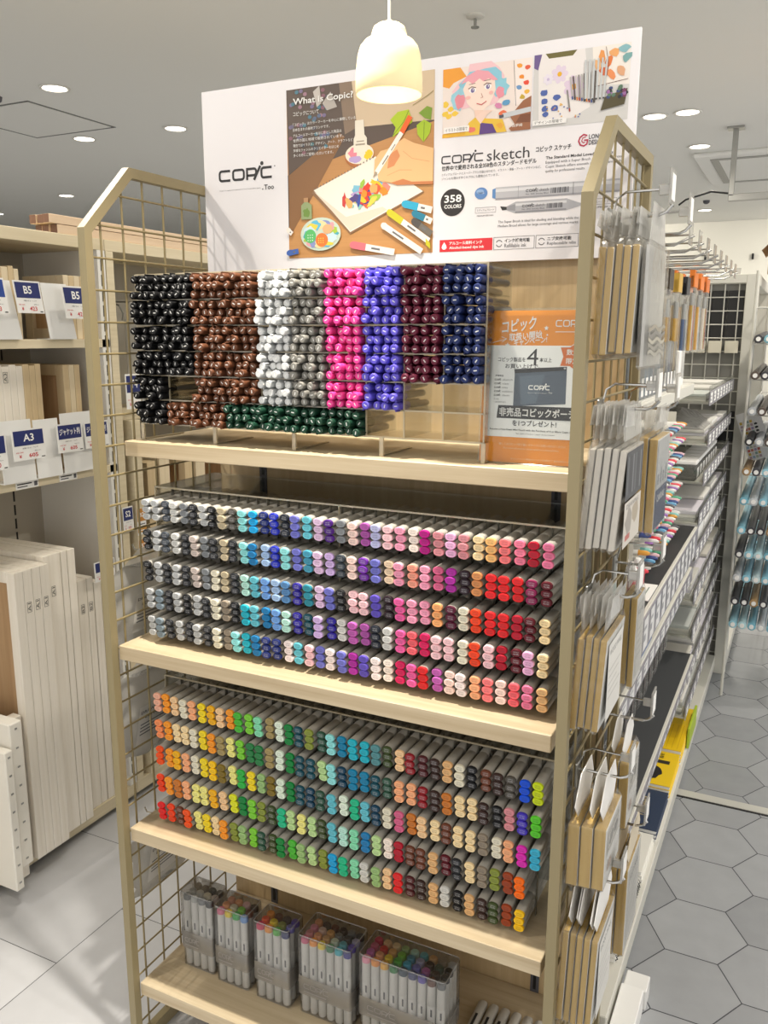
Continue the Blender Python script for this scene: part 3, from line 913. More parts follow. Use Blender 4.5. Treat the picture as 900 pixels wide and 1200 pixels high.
marker_set(.365, .480, .098, 6, 4, ['ro dr pk pe', 'or pe bh dk', 'ye tn lo bn', 'fg wm gy dk', 'tq aq sl gy', 'in vi lc ch'], 'clear case of twenty-four markers between the small and largest sets')
marker_set(.499, .675, .104, 9, 4, KEYS36, 'largest clear case of thirty-six markers on the bottom shelf')
for i in range(7):
    g = MB().m(M_body); x = .694 + .0238 * i
    loft(g, [oval(.0100, .0078, y, 14, x, .1763) for y in (.05, .104)] + [oval(.0097, .0074, .105, 14, x, .1763), oval(.0100, .0078, .106, 14, x, .1763), oval(.0100, .0078, .27, 14, x, .1763), oval(.0085, .0062, .275, 14, x, .1763)], True, True); g.uv = None
    o = g.build('marker', None, True, (x, .16, .1683))
    P = Print((x, .215, .1843), (0, 1, 0), (-1, 0, 0)); P.rect(-.03, -.0025, .02, .0028, M_ink); P.build('printed_label', o)
    tag(o, 'grey marker lying flat on the bottom shelf, %s from the marker sets' % NM4[i] if i < 4 else 'grey marker lying flat on the bottom shelf, %s from the right post' % ['third', 'second', 'nearest'][i - 4], 'marker', 'grey markers lying on the bottom shelf')
# ------------------------------------------------------------------ sign board above the rack
class MM(Print):
    """printing measured in millimetres"""
    def P(s, a, b): return s.o + s.u * (a / 1000) + s.w * (b / 1000) + s.n * s.h
def C(h, r=0.5):
    if 'print_' + h in _mats: return _mats['print_' + h]
    m = mat('print_' + h, h, r); q = m.node_tree.nodes['Principled BSDF'].inputs['Base Color']; q.default_value = tuple(v * .9 for v in q.default_value[:3]) + (1,); return m
BO, BU, BV = (.0170, .343, 1.64), (1, 0, 0), (0, 0, 1)
bd = thing('sign_board', 'wide white printed marker advertising board standing on top of the rack', 'sign board', (.45, .347, 1.62))
MB().m(mat('board_white', 'e4e1e4', 0.45)).box(.0170, .8830, .343, .350, 1.64, 1.990).build('board', bd)
bk_ = MB().m(M_steel)
for x in (.2, .7): bk_.box(x, x + .03, .350, .353, 1.662, 1.80)
bk_.build('support_strip', bd)
# --- logo and small lines on the white part
p = MM(BO, BU, BV); copic_logo(p, 36, 175, 167, 198, 4.6, M_ink); p.m(M_ink).ell(172, 197, 1.2, 1.2); p.ell(142.5, 155.5, 1.4, 1.4, M_ink, 10); p.text('Too', 146, 154, 169, 163.5, M_ink, True); p.text('Copic is a registered trademark of Too Corporation, Japan.', 37, 157, 138, 159.5, M_greyink)
p.build('logo', bd)
# --- large photo
p = MM(BO, BU, BV); X0, X1, Y0, Y1 = 202, 512, 20, 331
p.rect(X0, Y0, X1, Y1, wood('photo_table', 'b07c46', 'c8945a', 'X', 0.5, 0.8)); p.up()
p.poly([(X0, Y1), (X1, Y1), (X1, 246), (204, 176)], C('5a4a40')); p.up()
p.poly([(330, Y1), (X1, Y1), (X1, 248), (352, 250)], C('d8c0a0')); p.poly([(318, Y1), (345, Y1), (356, 250), (330, 240)], C('8a7460')); p.up()
p.poly([(X0, 176), (225, 190), (260, 176), (248, 160), (X0, 78)], C('4a382c')); p.poly([(204, 60), (262, 140), (330, 236), (318, 244), (204, 176)], C('8a6038')); p.up()
for k in range(46):
    p.ell(X0 + 8 + rnd.random() * 86, 214 + rnd.random() * 112 - 0.1 * k * 0, 4.5, 3.6, C(rnd.choice(['5a6a88', '8a5a68', '6c6480', '3c7078', '54505c', 'a07888', '7a6c90', '3a3c48', '46788a'])), 9)
p.up()
p.poly([(262, 322), (276, 331), (280, 300), (270, 294)], C('c8c0b8')); p.poly([(282, 300), (300, 318), (314, 290), (292, 286)], C('b8b0a8')); p.up()
p.ell(361, 199, 31, 20, C('b06830'), 24); p.up(); p.ell(361, 203, 30, 18, C('f0e4d0'), 24); p.up()
p.blob(347, 206, 10, 9, C('e88898'), 3); p.blob(354, 194, 14, 7, C('b8a0d0'), 4); p.blob(380, 200, 9, 8, C('ecc818'), 5); p.up()
p.poly([(352, 262), (370, 262), (372, 236), (377, 230), (377, 206), (349, 206), (349, 230), (352, 236)], C('efe6d4')); p.up(); p.rect(353, 218, 373, 221, C('a89c88')); p.rect(355, 224, 371, 226, C('a89c88'))
# green leaves
p.poly([(425, 256), (440, 268), (462, 270), (470, 248), (452, 238), (430, 226), (436, 242)], C('b4cc1c')); p.poly([(478, 242), (492, 250), (507, 242), (504, 226), (492, 212), (480, 226)], C('a8c41c')); p.poly([(482, 262), (498, 272), (508, 268), (506, 248), (494, 252)], C('7c9c28')); p.line([(430, 228), (452, 250), (462, 268)], 1.4, C('7a9010')); p.line([(492, 214), (493, 246)], 1.4); p.up()
p.line([(470, 276), (500, 290), (510, 296)], 1.4, C('a09060')); p.up()
# sketch book
p.poly([(256, 140), (341, 60), (494, 126), (492, 130), (341, 67), (262, 146)], C('8c6848')); p.up()
p.poly([(261, 145), (396, 196), (404, 160), (456, 152), (492, 128), (341, 64)], C('f2eadc')); p.poly([(261, 143), (341, 66), (420, 100), (410, 106), (332, 92)], C('e2d4c0')); p.up()
for k in range(20): p.ell(263 + 6.7 * k, 147 + 2.5 * k, 1.5, 1.7, C('7c6c5c'), 7)
p.up()
BL = ['e03820', 'f08c20', 'f0c020', '30489c', '78b8d0', 'a8c878', 'e88878', 'b49cc8', 'f0d050', '88c8c0', 'e85830', '504080', 'c83838', 'f4a860', '9cc040']
for k in range(34):
    t = rnd.random() * 6.28; q = math.sqrt(rnd.random()); p.blob(372 + 46 * q * math.cos(t) + 6 * math.sin(t), 130 + 22 * q * math.sin(t) + 5 * math.cos(t), 7 + rnd.random() * 8, 3.5 + rnd.random() * 5, C(BL[k % 15]), 40 + k, 11, rnd.random() * 3)
    p.up(.00002)
p.up()
# hand and pen
p.poly([(X1, 200), (X1, 143), (470, 146), (452, 152), (428, 146), (402, 152), (400, 166), (392, 160), (394, 190), (406, 204), (420, 206), (436, 214), (454, 222), (474, 212)], C('eebc84')); p.poly([(402, 154), (428, 147), (452, 152), (470, 146), (X1, 144), (X1, 139), (440, 142)], C('c87c48')); p.poly([(424, 196), (440, 204), (446, 192), (434, 176), (420, 172)], C('d88c58')); p.up()
p.line([(452, 200), (470, 186), (505, 178)], 1, C('d89c68')); p.line([(420, 160), (445, 168), (470, 166)], 1); p.up()
p.line([(397, 166), (449, 232)], 9, C('f6efe4')); p.line([(449, 232), (466, 258)], 10, C('ee6418')); p.up(); p.line([(410, 180), (422, 195)], 2.2, C('807468')); p.line([(428, 203), (436, 213)], 1.6); p.poly([(390, 158), (395, 170), (400, 166)], C('a89880')); p.up()
# glass jar and paint palette
p.poly([(239, 132), (248, 132), (248, 124), (257, 118), (257, 92), (233, 92), (233, 118), (240, 124)], C('90a070')); p.up(); p.rect(239, 124, 249, 132, C('b88c60')); p.blob(245, 104, 8, 9, C('6c8c3c'), 9); p.up()
p.ell(276, 63, 45, 31, C('c8d8c8'), 30); p.up()
for k in range(16):
    t = 2 * math.pi * k / 16; p.blob(276 + 27 * math.cos(t), 63 + 18 * math.sin(t), 13, 9, C(['48a8b8', 'a8c840', 'e8a0a8', '8894c8', 'f0d8a0', '60b8d8', 'ecd048', 'c8e0e8'][k % 8]), 70 + k); p.up(.00002)
p.ell(279, 52, 14, 13, C('e87830'), 18); p.ell(253, 60, 13, 13, C('58b868'), 18); p.ell(292, 72, 11, 9, C('f0b080'), 16); p.up()
for k in range(9): p.ell(248 + 5 * (k % 3), 52 + 5 * (k // 3), 1.1, 1.1, C('e8f4e8'), 7); p.ell(272 + 5 * (k % 3), 47 + 4 * (k // 3), 1.1, 1.1, C('f6d850'), 7)
p.up()
# pens on the table
def pen(a, b, c, d, w, cap, body='f4ede2', f=.33):
    m_ = (a + (c - a) * f, b + (d - b) * f); p.line([m_, (c, d)], w, C(body)); p.line([(a, b), m_], w * 1.12, C(cap)); p.up(.00004); p.ell(a, b, w * .5, w * .5, C(cap), 10); p.line([(m_[0] + (c - m_[0]) * .2, m_[1] + (d - m_[1]) * .2), (m_[0] + (c - m_[0]) * .5, m_[1] + (d - m_[1]) * .5)], w * .3, C('6c6c70')); p.up(.00004)
pen(456, 108, 511, 94, 12, '28a8cc', f=.5); pen(476, 90, 511, 74, 11, '1c7c98', f=.6); pen(476, 76, 511, 52, 12, '4c4844', '6c665c'); pen(425, 95, 506, 40, 11, 'ccc420'); pen(413, 72, 492, 22, 11, 'f0e6dc', f=.05); pen(347, 40, 436, 23, 12, 'e0707c', f=.32); pen(203, 30, 226, 33, 10, '3c62b0', '3c62b0'); pen(203, 74, 212, 66, 9, 'f0e8e0', 'f0e8e0')
p.poly([(500, 45), (509, 36), (509, 26), (500, 34)], C('ccc420'))
p.h = .0026
p.text('What is Copic?', 218, 299, 349, 314, C('f4f2ee'), True); p.text('コピックについて', 218, 282, 275, 290)
for s_, y, x1 in (('「コピック」はカラーマーカーを中心に展開している', 267, 354), ('日本生まれの画材ブランドです。', 257.5, 298), ('アルコールマーカーをはじめとした製品は', 247, 324), ('世界の国と地域で販売されています。', 238, 328), ('現在ではイラスト、デザイン、アート、クラフトなど', 229, 348), ('多様なジャンルのクリエイターをはじめ', 220, 318), ('多くの方にご愛用いただいてます。', 211, 306)):
    p.text(s_, 217, y - 2.6, x1, y + 3.0)
p.build('large_photo', bd)
# --- illustration photo: a portrait drawn in markers
p = MM(BO, BU, BV); a0, a1, b0, b1 = 528, 690, 215, 328
p.rect(a0, b0, a1, b1, C('f0e2da')); p.up()
def clipb(q): return [(min(max(x, a0), a1), min(max(y, b0), b1)) for x, y in q]
p.poly(clipb([(528, 328), (560, 328), (572, 312), (548, 304), (540, 296), (528, 300)]), C('f0a030')); p.poly(clipb([(528, 215), (620, 215), (610, 226), (560, 222), (545, 228), (528, 221)]), C('ecb430'))
for x, y in ((534, 270), (544, 262), (540, 250), (552, 254), (533, 255), (548, 276)): p.blob(x, y, 6, 5, C('f0c840'), int(x + y), 8)
p.poly(clipb([(660, 328), (690, 328), (690, 250), (660, 258)]), C('f4e8e2')); p.line([(657, 327), (663, 255)], .8, C('5c5458')); p.up()
for x, y, c_ in ((672, 300, 'f09020'), (680, 290, 'e84830'), (668, 284, '6c98c8'), (682, 276, 'f0b840'), (674, 268, 'c8a830'), (668, 318, 'f0a030'), (682, 314, 'e05838')): p.blob(x, y, 5, 4, C(c_), int(x), 7)
p.up()
p.blob(597, 290, 44, 38, C('f2c6cc'), 5, 16); p.up(); p.blob(600, 300, 38, 26, C('8cc8dc'), 12, 14); p.up()
p.blob(558, 276, 14, 18, C('9cd0e0'), 14); p.blob(636, 288, 13, 16, C('8ecbdc'), 15); p.up(); p.blob(560, 272, 10, 12, C('e8909c'), 17); p.blob(634, 280, 8, 10, C('ea94a4'), 18); p.up()
p.poly([(566, 292), (574, 268), (588, 254), (602, 252), (616, 262), (626, 284), (624, 302), (600, 312), (574, 306)], C('f8e0d2')); p.poly([(588, 256), (604, 254), (606, 240), (590, 238)], C('f2d0be')); p.up()
p.poly([(562, 300), (572, 312), (592, 320), (612, 316), (630, 300), (622, 300), (612, 304), (604, 300), (596, 306), (584, 298), (576, 304)], C('eda4b0')); p.up()
for x, y in ((584, 288), (612, 291)): p.ell(x, y, 6.5, 4.2, C('fbf6f4'), 14); p.up(.00005); p.ell(x, y, 3.6, 3.9, C('7a6c9c'), 12); p.up(.00005); p.ell(x + 1, y + 1, 1.1, 1.2, C('fbf6f4'), 7); p.line([(x - 8, y + 3), (x - 2, y + 6), (x + 6, y + 4)], 1.3, C('5a3c40')); p.line([(x - 7, y + 10), (x + 5, y + 11)], .8)
p.line([(600, 282), (603, 275), (599, 274)], .9, C('c89080')); p.line([(592, 266), (601, 263), (610, 268)], 1.6, C('c85858')); p.ell(576, 277, 5, 3, C('f4bcb4'), 10); p.ell(618, 281, 4, 3, C('f4bcb4'), 10); p.up()
p.poly(clipb([(570, 215), (578, 236), (594, 246), (610, 240), (640, 236), (648, 215)]), C('eac03c')); p.poly(clipb([(598, 215), (600, 234), (622, 230), (630, 215)]), C('5c3c84')); p.poly([(590, 244), (600, 232), (612, 246), (622, 252), (606, 254)], C('f4d4c4')); p.up()
for x, y, c_ in ((640, 246, 'e87048'), (632, 258, 'd888b0'), (645, 262, '5c9cc8'), (560, 226, 'f0d870'), (584, 224, 'e87868'), (636, 226, 'e8a838')): p.blob(x, y, 7, 5, C(c_), int(x * 2), 9)
p.up()
p.poly(clipb([(690, 268), (676, 262), (660, 246), (654, 238), (662, 226), (652, 220), (656, 215), (690, 215)]), C('9c6444')); p.poly(clipb([(690, 240), (672, 240), (664, 228), (690, 226)]), C('7c4a30')); p.up(); p.line([(640, 241), (690, 247)], 8, C('c8ccd0')); p.line([(634, 240), (642, 241)], 5, C('4c4c58')); p.up()
p.rect(531, 222, 579, 232, C('f6f2ee')); p.up(); p.text('イラストの現場で', 534, 224, 576, 230, M_ink); p.text('©森夢緒', 652, 221, 676, 226, C('f6f2ee'))
p.build('illustration_photo', bd)
# --- design photo: flowers and pens on white sheets
p = MM(BO, BU, BV); a0, a1, b0, b1 = 693, 852, 215, 330
p.rect(a0, b0, a1, b1, C('d4d2d0')); p.up(); p.poly([(700, 330), (778, 330), (790, 240), (760, 226), (704, 226)], C('ece6e4')); p.poly([(790, 330), (852, 330), (852, 268), (795, 272)], C('f0e8e0')); p.poly([(693, 330), (706, 330), (700, 306), (693, 310)], C('6c5890')); p.poly([(712, 330), (765, 330), (758, 322), (718, 322)], C('6c6430')); p.up()
for x, y, ra, c_, c2 in ((737, 296, 13, 'e2d2e4', 'e8b020'), (762, 274, 16, 'e0cce0', 'e8a018'), (718, 290, 8, 'e8e0ec', 'c8b8d8')):
    for k in range(7): t = k * .9; p.ell(x + ra * .6 * math.cos(t), y + ra * .6 * math.sin(t), ra * .55, ra * .38, C(c_), 9, t)
    p.up(.00006); p.ell(x, y, ra * .3, ra * .3, C(c2), 10)
p.up()
for x, y in ((712, 270), (713, 256), (734, 260), (714, 244), (731, 244), (716, 236)): p.blob(x, y, 6, 5, C('4a62a8'), int(x + y), 8)
for x, y, c_ in ((806, 314, 'e89850'), (818, 306, 'e07838'), (826, 318, 'eaa868'), (810, 292, 'd86838'), (822, 286, 'e89058'), (838, 290, 'e0a880'), (842, 322, '88b8c0'), (846, 308, '78a8a8'), (800, 302, 'f0b880')): p.blob(x, y, 9, 6, C(c_), int(x), 9, x)
p.up(); p.line([(812, 328), (818, 300), (814, 280)], .8, C('705048')); p.line([(798, 270), (850, 276)], .8)
for k in range(17): p.ell(716 + rnd.random() * 60, 226 + rnd.random() * 24, 1.4, 1.2, C(rnd.choice(['c86858', '5868a8', 'e0b050'])), 6)
for k in range(11):
    x = 757 + 4.0 * k; y = 236 + (k * 37 % 19); w = 2.6; p.line([(x, y), (x - 6 + k * .6, y + 34 + k * 1.5)], w, C(['8c8884', 'b8b4b0', '5c5450', 'c8c4c0'][k % 4])); p.line([(x, y), (x - 1, y + 5)], w, C(['a83c30', '40508c', '3c3434', 'd88038'][k % 4])); p.up(.00004)
for k in range(6): x = 782 + 6 * k; p.line([(x, 252), (x - 2 + k, 312)], 2.8, C('c6cacc')); p.ell(x, 251, 1.6, 1.6, C('383c40'), 8)
p.up(); p.poly([(808, 232), (846, 238), (850, 262), (814, 252)], C('50482c')); p.up()
for k in range(22): p.blob(818 + rnd.random() * 30, 250 + rnd.random() * 16, 3.5, 3, C(rnd.choice(['783860', '384878', 'a85848', '282830', '587860', '9868a0'])), k, 7)
p.up(); p.rect(694, 219, 752, 227, C('f2f0ee')); p.up(); p.text('デザインの現場で', 697, 220.5, 745, 226, M_ink)
p.build('design_photo', bd)
# --- product lines
p = MM(BO, BU, BV)
copic_logo(p, 527, 171, 607, 185, 2.3, C('333036')); p.text('sketch', 613, 170, 690, 188, C('333036'))
p.text('コピック スケッチ', 701, 177, 762, 186, M_ink, True); p.text('世界中で愛用される全358色のスタンダードモデル', 528, 159.5, 703, 168, M_ink, True)
p.text('ミディアムブロードとスーパーブラシの組み合わせで、イラスト・漫画・アート・デザインなど、', 528, 151, 711, 155.5, M_greyink); p.text('ジャンルを問わず多くのプロにも愛用されています。', 528, 144, 636, 148.5, M_greyink)
p.text('The Standard Model Loved by Artists', 719, 163, 832, 169, M_ink, True)
for s_, y, x1 in (('Equipped with a Super Brush and Medium Broad', 157, 848), ('Copic Sketch offers smooth application and high', 150, 846), ('quality for professional results.', 143, 787)): p.text(s_, 719, y - 1, x1, y + 4.5, M_greyink)
p.text('LONG LIFE', 791, 190, 829, 197.5, C('38343c'), True); p.text('DESIGN AWARD', 791, 181, 845, 188.5, C('38343c'), True)
for k in range(3): p.m(C('b42848'))
p.line([(788, 196), (782, 198), (776, 194), (774, 188), (777, 182), (783, 180), (788, 183), (789, 189), (783, 189)], 2.4, C('b42848')); p.line([(786, 194), (781, 193), (779, 188), (782, 185), (785, 186)], 1.5)
p.text('The Super Brush is ideal for shading and blending while the', 637, 63.5, 780, 69, M_greyink); p.text('Medium Broad allows for large coverage and various marks.', 637, 56.5, 780, 62, M_greyink)
p.text('MEDIUM BROAD', 597, 78, 628, 80.5, M_greyink); p.text('ミディアムブロード', 597, 86.5, 629, 90.5, M_greyink)
p.line([(594, 84), (632, 84), (632, 93), (594, 93)], .5, M_greyink, True)
p.text('SUPER BRUSH', 806, 80, 838, 83, M_greyink); p.line([(803, 86), (842, 86), (842, 95), (803, 95)], .5, M_greyink, True); p.text('スーパーブラシ', 807, 88, 838, 92.5, M_greyink)
p.build('lettering', bd)
p = MM(BO, BU, BV); p.ell(550, 105, 23.5, 23.5, C('221e20'), 36); p.up(); p.text('358', 534, 105, 567, 118, M_white, True); p.text('COLORS', 534, 95, 567, 101.5, M_white, True); p.build('colour_count_badge', bd)
# drawn markers
p = MM(BO, BU, BV); p.ell(604, 117, 12, 10, C('5c88c4'), 22); p.up(); p.ell(602, 120, 7, 4, C('90b0dc'), 14); p.text('B45', 599, 116, 610, 119, C('dfe8f4'))
p.poly([(625, 108), (631, 106), (631, 124), (625, 122)], C('5888c0')); p.rect(631, 104, 846, 125, C('bcbcc2')); p.up(); p.rect(631, 117, 846, 122, C('dcdce0')); p.rect(631, 104, 846, 107, C('9a9aa0')); p.rect(672, 104, 672.6, 125, C('88888c')); p.rect(768, 104, 769, 125, C('78787c')); p.up()
copic_logo(p, 686, 113.5, 708, 118, 1, C('3c3c42')); p.text('sketch', 710, 113.5, 726, 118.5, C('4c4c52')); p.text('No. B45 Smoky Blue', 686, 108, 726, 111.5, C('4c4c52'))
for k in range(11): p.rect(730 + 2.9 * k, 109, 730 + 2.9 * k + 1.2 + (k % 3) * .5, 118, C('505056'))
p.h = .0004
p.poly([(668, 99), (758, 99), (775, 92.5), (786, 89), (786, 87), (775, 84), (758, 80), (668, 80), (652, 86), (652, 92)], C('b0b0b6')); p.poly([(640, 93), (652, 91.5), (652, 86.5), (644, 86)], C('1c1c20')); p.poly([(786, 89), (800, 88.6), (800, 87.6), (786, 87)], C('1c1c20')); p.poly([(652, 92), (668, 95), (668, 84), (652, 86)], C('94949a')); p.up(); p.poly([(668, 96), (758, 96), (758, 92), (668, 92)], C('d4d4d8')); p.poly([(668, 80), (758, 80), (758, 83), (668, 83)], C('8c8c92')); p.up()
copic_logo(p, 680, 89, 702, 93, 1, C('3c3c42')); p.text('sketch', 704, 89, 720, 93.5, C('4c4c52')); p.text('No. B45 Smoky Blue', 680, 83.5, 720, 87, C('4c4c52'))
for k in range(10): p.rect(724 + 2.9 * k, 85, 724 + 2.9 * k + 1.2 + (k % 3) * .5, 93, C('505056'))
p.build('drawn_markers', bd)
p = MM(BO, BU, BV)
p.rect(526, 20, 627.5, 41, C('dc2834')); p.up(); p.poly([(535, 37), (539, 31), (540, 27), (537, 24), (533, 24), (530, 27), (531, 31)], M_white); p.text('アルコール染料インク', 545, 31.5, 608, 37.5, M_white, True); p.text('Alcohol-based dye ink', 545, 23, 612, 29, M_white, True)
for x0, x1, s1, s2 in ((630, 704, 'インク補充可能', 'Refillable ink'), (707, 781, 'ニブ交換可能', 'Replaceable nibs')):
    p.line([(x0, 20), (x1, 20), (x1, 41), (x0, 41)], .6, M_ink, True)
    for t0 in (20, 200): p.line([(x0 + 10 + 5.5 * math.cos(math.radians(t0 + 28 * k)), 30.5 + 5.5 * math.sin(math.radians(t0 + 28 * k))) for k in range(6)], 1.1, M_ink)
    p.text(s1, x0 + 20, 31.5, x0 + 20 + (46 if x0 < 700 else 42), 38, M_ink, True); p.text(s2, x0 + 20, 23, x0 + 20 + (40 if x0 < 700 else 50), 29.5, M_greyink)
p.build('ink_badge', bd)

# ------------------------------------------------------------------ orange campaign poster in an acrylic stand
po = thing('poster_stand', 'orange campaign poster in a clear acrylic stand on the top shelf', 'poster', (.79, .13, 1.3134))
tilt = 0.06
PO = Vector((.7105, .118, 1.3150)); PU = Vector((1, 0, 0)); PV = Vector((0.0, math.sin(tilt), math.cos(tilt)))
Mp = Matrix.Translation(PO) @ Matrix.Rotation(-tilt, 4, 'X')
MB().m(C('f29410', .45)).box(0, .162, 0, .0012, 0, .2335, Mp).build('poster_sheet', po)
a = MB().m(M_acr); a.box(-.002, .164, -.003, -.0015, -.0015, .237, Mp); a.box(-.002, .164, .002, .0035, -.0015, .237, Mp); a.build('acrylic_cover', po)
a = MB().m(M_acr); a.bbox(.7085, .8745, .112, .20, 1.3136, 1.3150, .0005); a.build('acrylic_foot', po)
p = MM(PO + PV.cross(PU) * 0 + (PU.cross(PV)) * .0002, PU, PV)
W_ = C('f4f2f0', .5); OR_ = C('de7a14', .4)
p.m(W_); p.text('コピック', 28, 198, 82, 218, W_, True, slope=.14); p.text('取扱い開始', 40, 187, 92, 199, W_, True, slope=.1); p.text('キャンペーン!', 48, 180, 100, 190, W_, True, slope=.1); p.line([(14, 185), (36, 191), (28, 194)], .9); p.line([(36, 191), (29, 186)], .9)
for x, y, s_ in ((98, 207, 4), (100, 197, 2), (38, 181, 4.5), (44, 178, 2)): p.poly([(x + s_ * (1 if k % 2 == 0 else .45) * math.sin(k * math.pi / 5), y + s_ * (1 if k % 2 == 0 else .45) * math.cos(k * math.pi / 5)) for k in range(10)], W_)
copic_logo(p, 112, 209, 156, 219, 1.5, W_); p.rect(112, 201, 158, 202, W_)
p.rect(12, 40, 154, 181, C('ffffff')); p.up()
p.text('コピック製品を', 24, 156, 68, 163, M_ink, True); p.text('4', 70, 152, 88, 176, M_ink); p.text('本以上', 90, 156, 109, 163, M_ink, True); p.text('お買い上げで、', 36, 146, 92, 153, M_ink, True)
st = [(141 + (24 if k % 2 == 0 else 15) * math.sin(k * math.pi / 5 + .3), 165 + (24 if k % 2 == 0 else 15) * math.cos(k * math.pi / 5 + .3)) for k in range(10)]
st = [(min(x, 160), y) for x, y in st]
p.poly(st, C('e0701a')); p.up(); p.line(st, 1, W_, True); p.text('数量', 131, 167, 150, 176, W_, True); p.text('限定', 131, 154, 150, 163, W_, True)
p.text('対象製品', 21, 133, 34, 136, M_ink, True)
for k in range(5): y = 127 - 6 * k; copic_logo(p, 20, y, 31, y + 2.6, .6, M_ink); p.text(('sketch', 'ciao', 'inks', 'multiliner', 'classic')[k], 33, y, 33 + (16, 10, 9, 18, 13)[k], y + 2.8, M_greyink)
p.text('その他', 20, 97, 28, 99.5, M_greyink); p.text('一部対象外あり', 20, 92.5, 40, 95, M_greyink)
p.poly([(52, 141), (133, 147), (134, 94), (52, 88)], mat('pouch_grey', '4a5666', 0.25)); p.up(); p.poly([(51, 145), (133, 150), (133, 144.5), (52, 138.5)], M_ink); p.ell(130, 147.5, 2, 1.6, C('b8b8bc'), 8); p.poly([(60, 134), (100, 138), (88, 94), (64, 91)], mat('pouch_sheen', '5a6878', 0.25)); p.up()
copic_logo(p, 75, 114, 109, 121, 1.5, W_); p.text('Copic is a registered trademark', 74, 108.5, 104, 110, W_); p.text('.Too', 106, 109, 113, 112, W_)
p.poly([(28, 89), (158, 89), (158, 69), (26, 69)], M_ink); p.up(); p.text('非売品コピックポーチ', 30, 72, 150, 86, W_, True)
p.text('を1つプレゼント!', 52, 58, 122, 67, M_ink, True); p.text('Receive a Free Copic Mini Pouch with the Purchase of 4 or More Copic items', 16, 49.5, 152, 53, M_ink, True); p.text('*Set types of markers / paper sheets included', 58, 44.5, 120, 47, M_ink)
p.h = .0004; p.text('詳しくはコピック取り扱いスタッフにお問い合わせください', 32, 27, 138, 31, C('f2d8b0')); p.text('For more information, please speak to a shop assistant', 40, 20.5, 128, 24, C('f2d8b0')); p.text('キャンペーン期間:なくなり次第終了 株式会社トゥー', 52, 5, 150, 8, C('f2d8b0'))
p.build('lettering', po)
# ------------------------------------------------------------------ packs of boards hanging outside the right wire panel
M_fold = clear('bag_fold', 'fcfcfa', 0.12, 0.1, 0.50, 'fefdfb', 0.12, 50)
M_head = mat('white_header_card', 'f0eeea', 0.6)
M_backcard = mat('kraft_header', 'd8ccb4', 0.7)
M_tagclear = clear('tag_holder', 'f2f2f0', 0.25, 0.08, 0.35, 'f0eee8')
def face_print(kind, y0, y1, z0, z1, x, parent):
    P = MM((x, y0, z0), (0, 1, 0), (0, 0, 1)); W, H = (y1 - y0) * 1000, (z1 - z0) * 1000
    P.n = Vector((1, 0, 0))
    if kind == 'wave':
        for k in range(5): P.m(C(['a8a498', '98948a', 'b4ae9f', '84807a', 'a09888'][k])); P.line([(W * t / 8, H * (.10 + .055 * k) + 3 * math.sin(t * 1.4 + k)) for t in range(9)], 5)
    elif kind == 'photo':
        P.rect(0, H * .5, W, H, C('4c4e52')); P.up(); 
        for k in range(6): P.rect(W * (.08 + .15 * k), H * .55, W * (.13 + .15 * k), H * .95, C(['6c6e72', '3a3c40', '85868a'][k % 3]))
        P.rect(0, 0, W, H * .48, C('d8d2c8')); P.up(); P.blob(W * .28, H * .26, W * .2, H * .14, C('a8a29a'), 3); P.blob(W * .7, H * .3, W * .2, H * .13, C('b4a894'), 4); P.rect(W * .12, H * .06, W * .4, H * .12, C('c07068')); P.text('DRAWING', W * .12, H * .40, W * .85, H * .45, M_greyink)
    elif kind == 'blue':
        P.rect(0, H * .45, W, H, C('d8dadc')); P.rect(0, 0, W, H * .45, C('5c6480')); P.up(); P.text('CANVAS', W * .15, H * .30, W * .8, H * .38, M_white, True)
        for k in range(4): P.rect(W * (.1 + .22 * k), H * .5, W * (.22 + .22 * k), H * (.62 + .06 * (k % 2)), C('9ca0a8'))
    elif kind == 'plain':
        P.rect(W * .08, H * .06, W * .92, H * .94, C('e4e2dc')); P.up(); P.text('WOOD PANEL', W * .16, H * .80, W * .84, H * .86, M_greyink)
        for k in range(5): P.rect(W * .16, H * (.62 - .08 * k), W * (.84 - .1 * (k % 3)), H * (.635 - .08 * k), C('c4c2bc'))
    else:
        P.rect(W * .1, H * .5, W * .9, H * .92, C('e6e2da')); P.up(); P.line([(W * .15, H * .55), (W * .85, H * .55), (W * .85, H * .86), (W * .15, H * .86)], 1, M_greyink, True)
        P.blob(W * .36, H * .7, W * .14, H * .1, C('a8a6a2'), 5); P.blob(W * .66, H * .7, W * .13, H * .1, C('989692'), 6); P.blob(W * .3, H * .25, W * .18, H * .1, C('d8c4b8'), 7)
    return P.build('printed_face', parent)
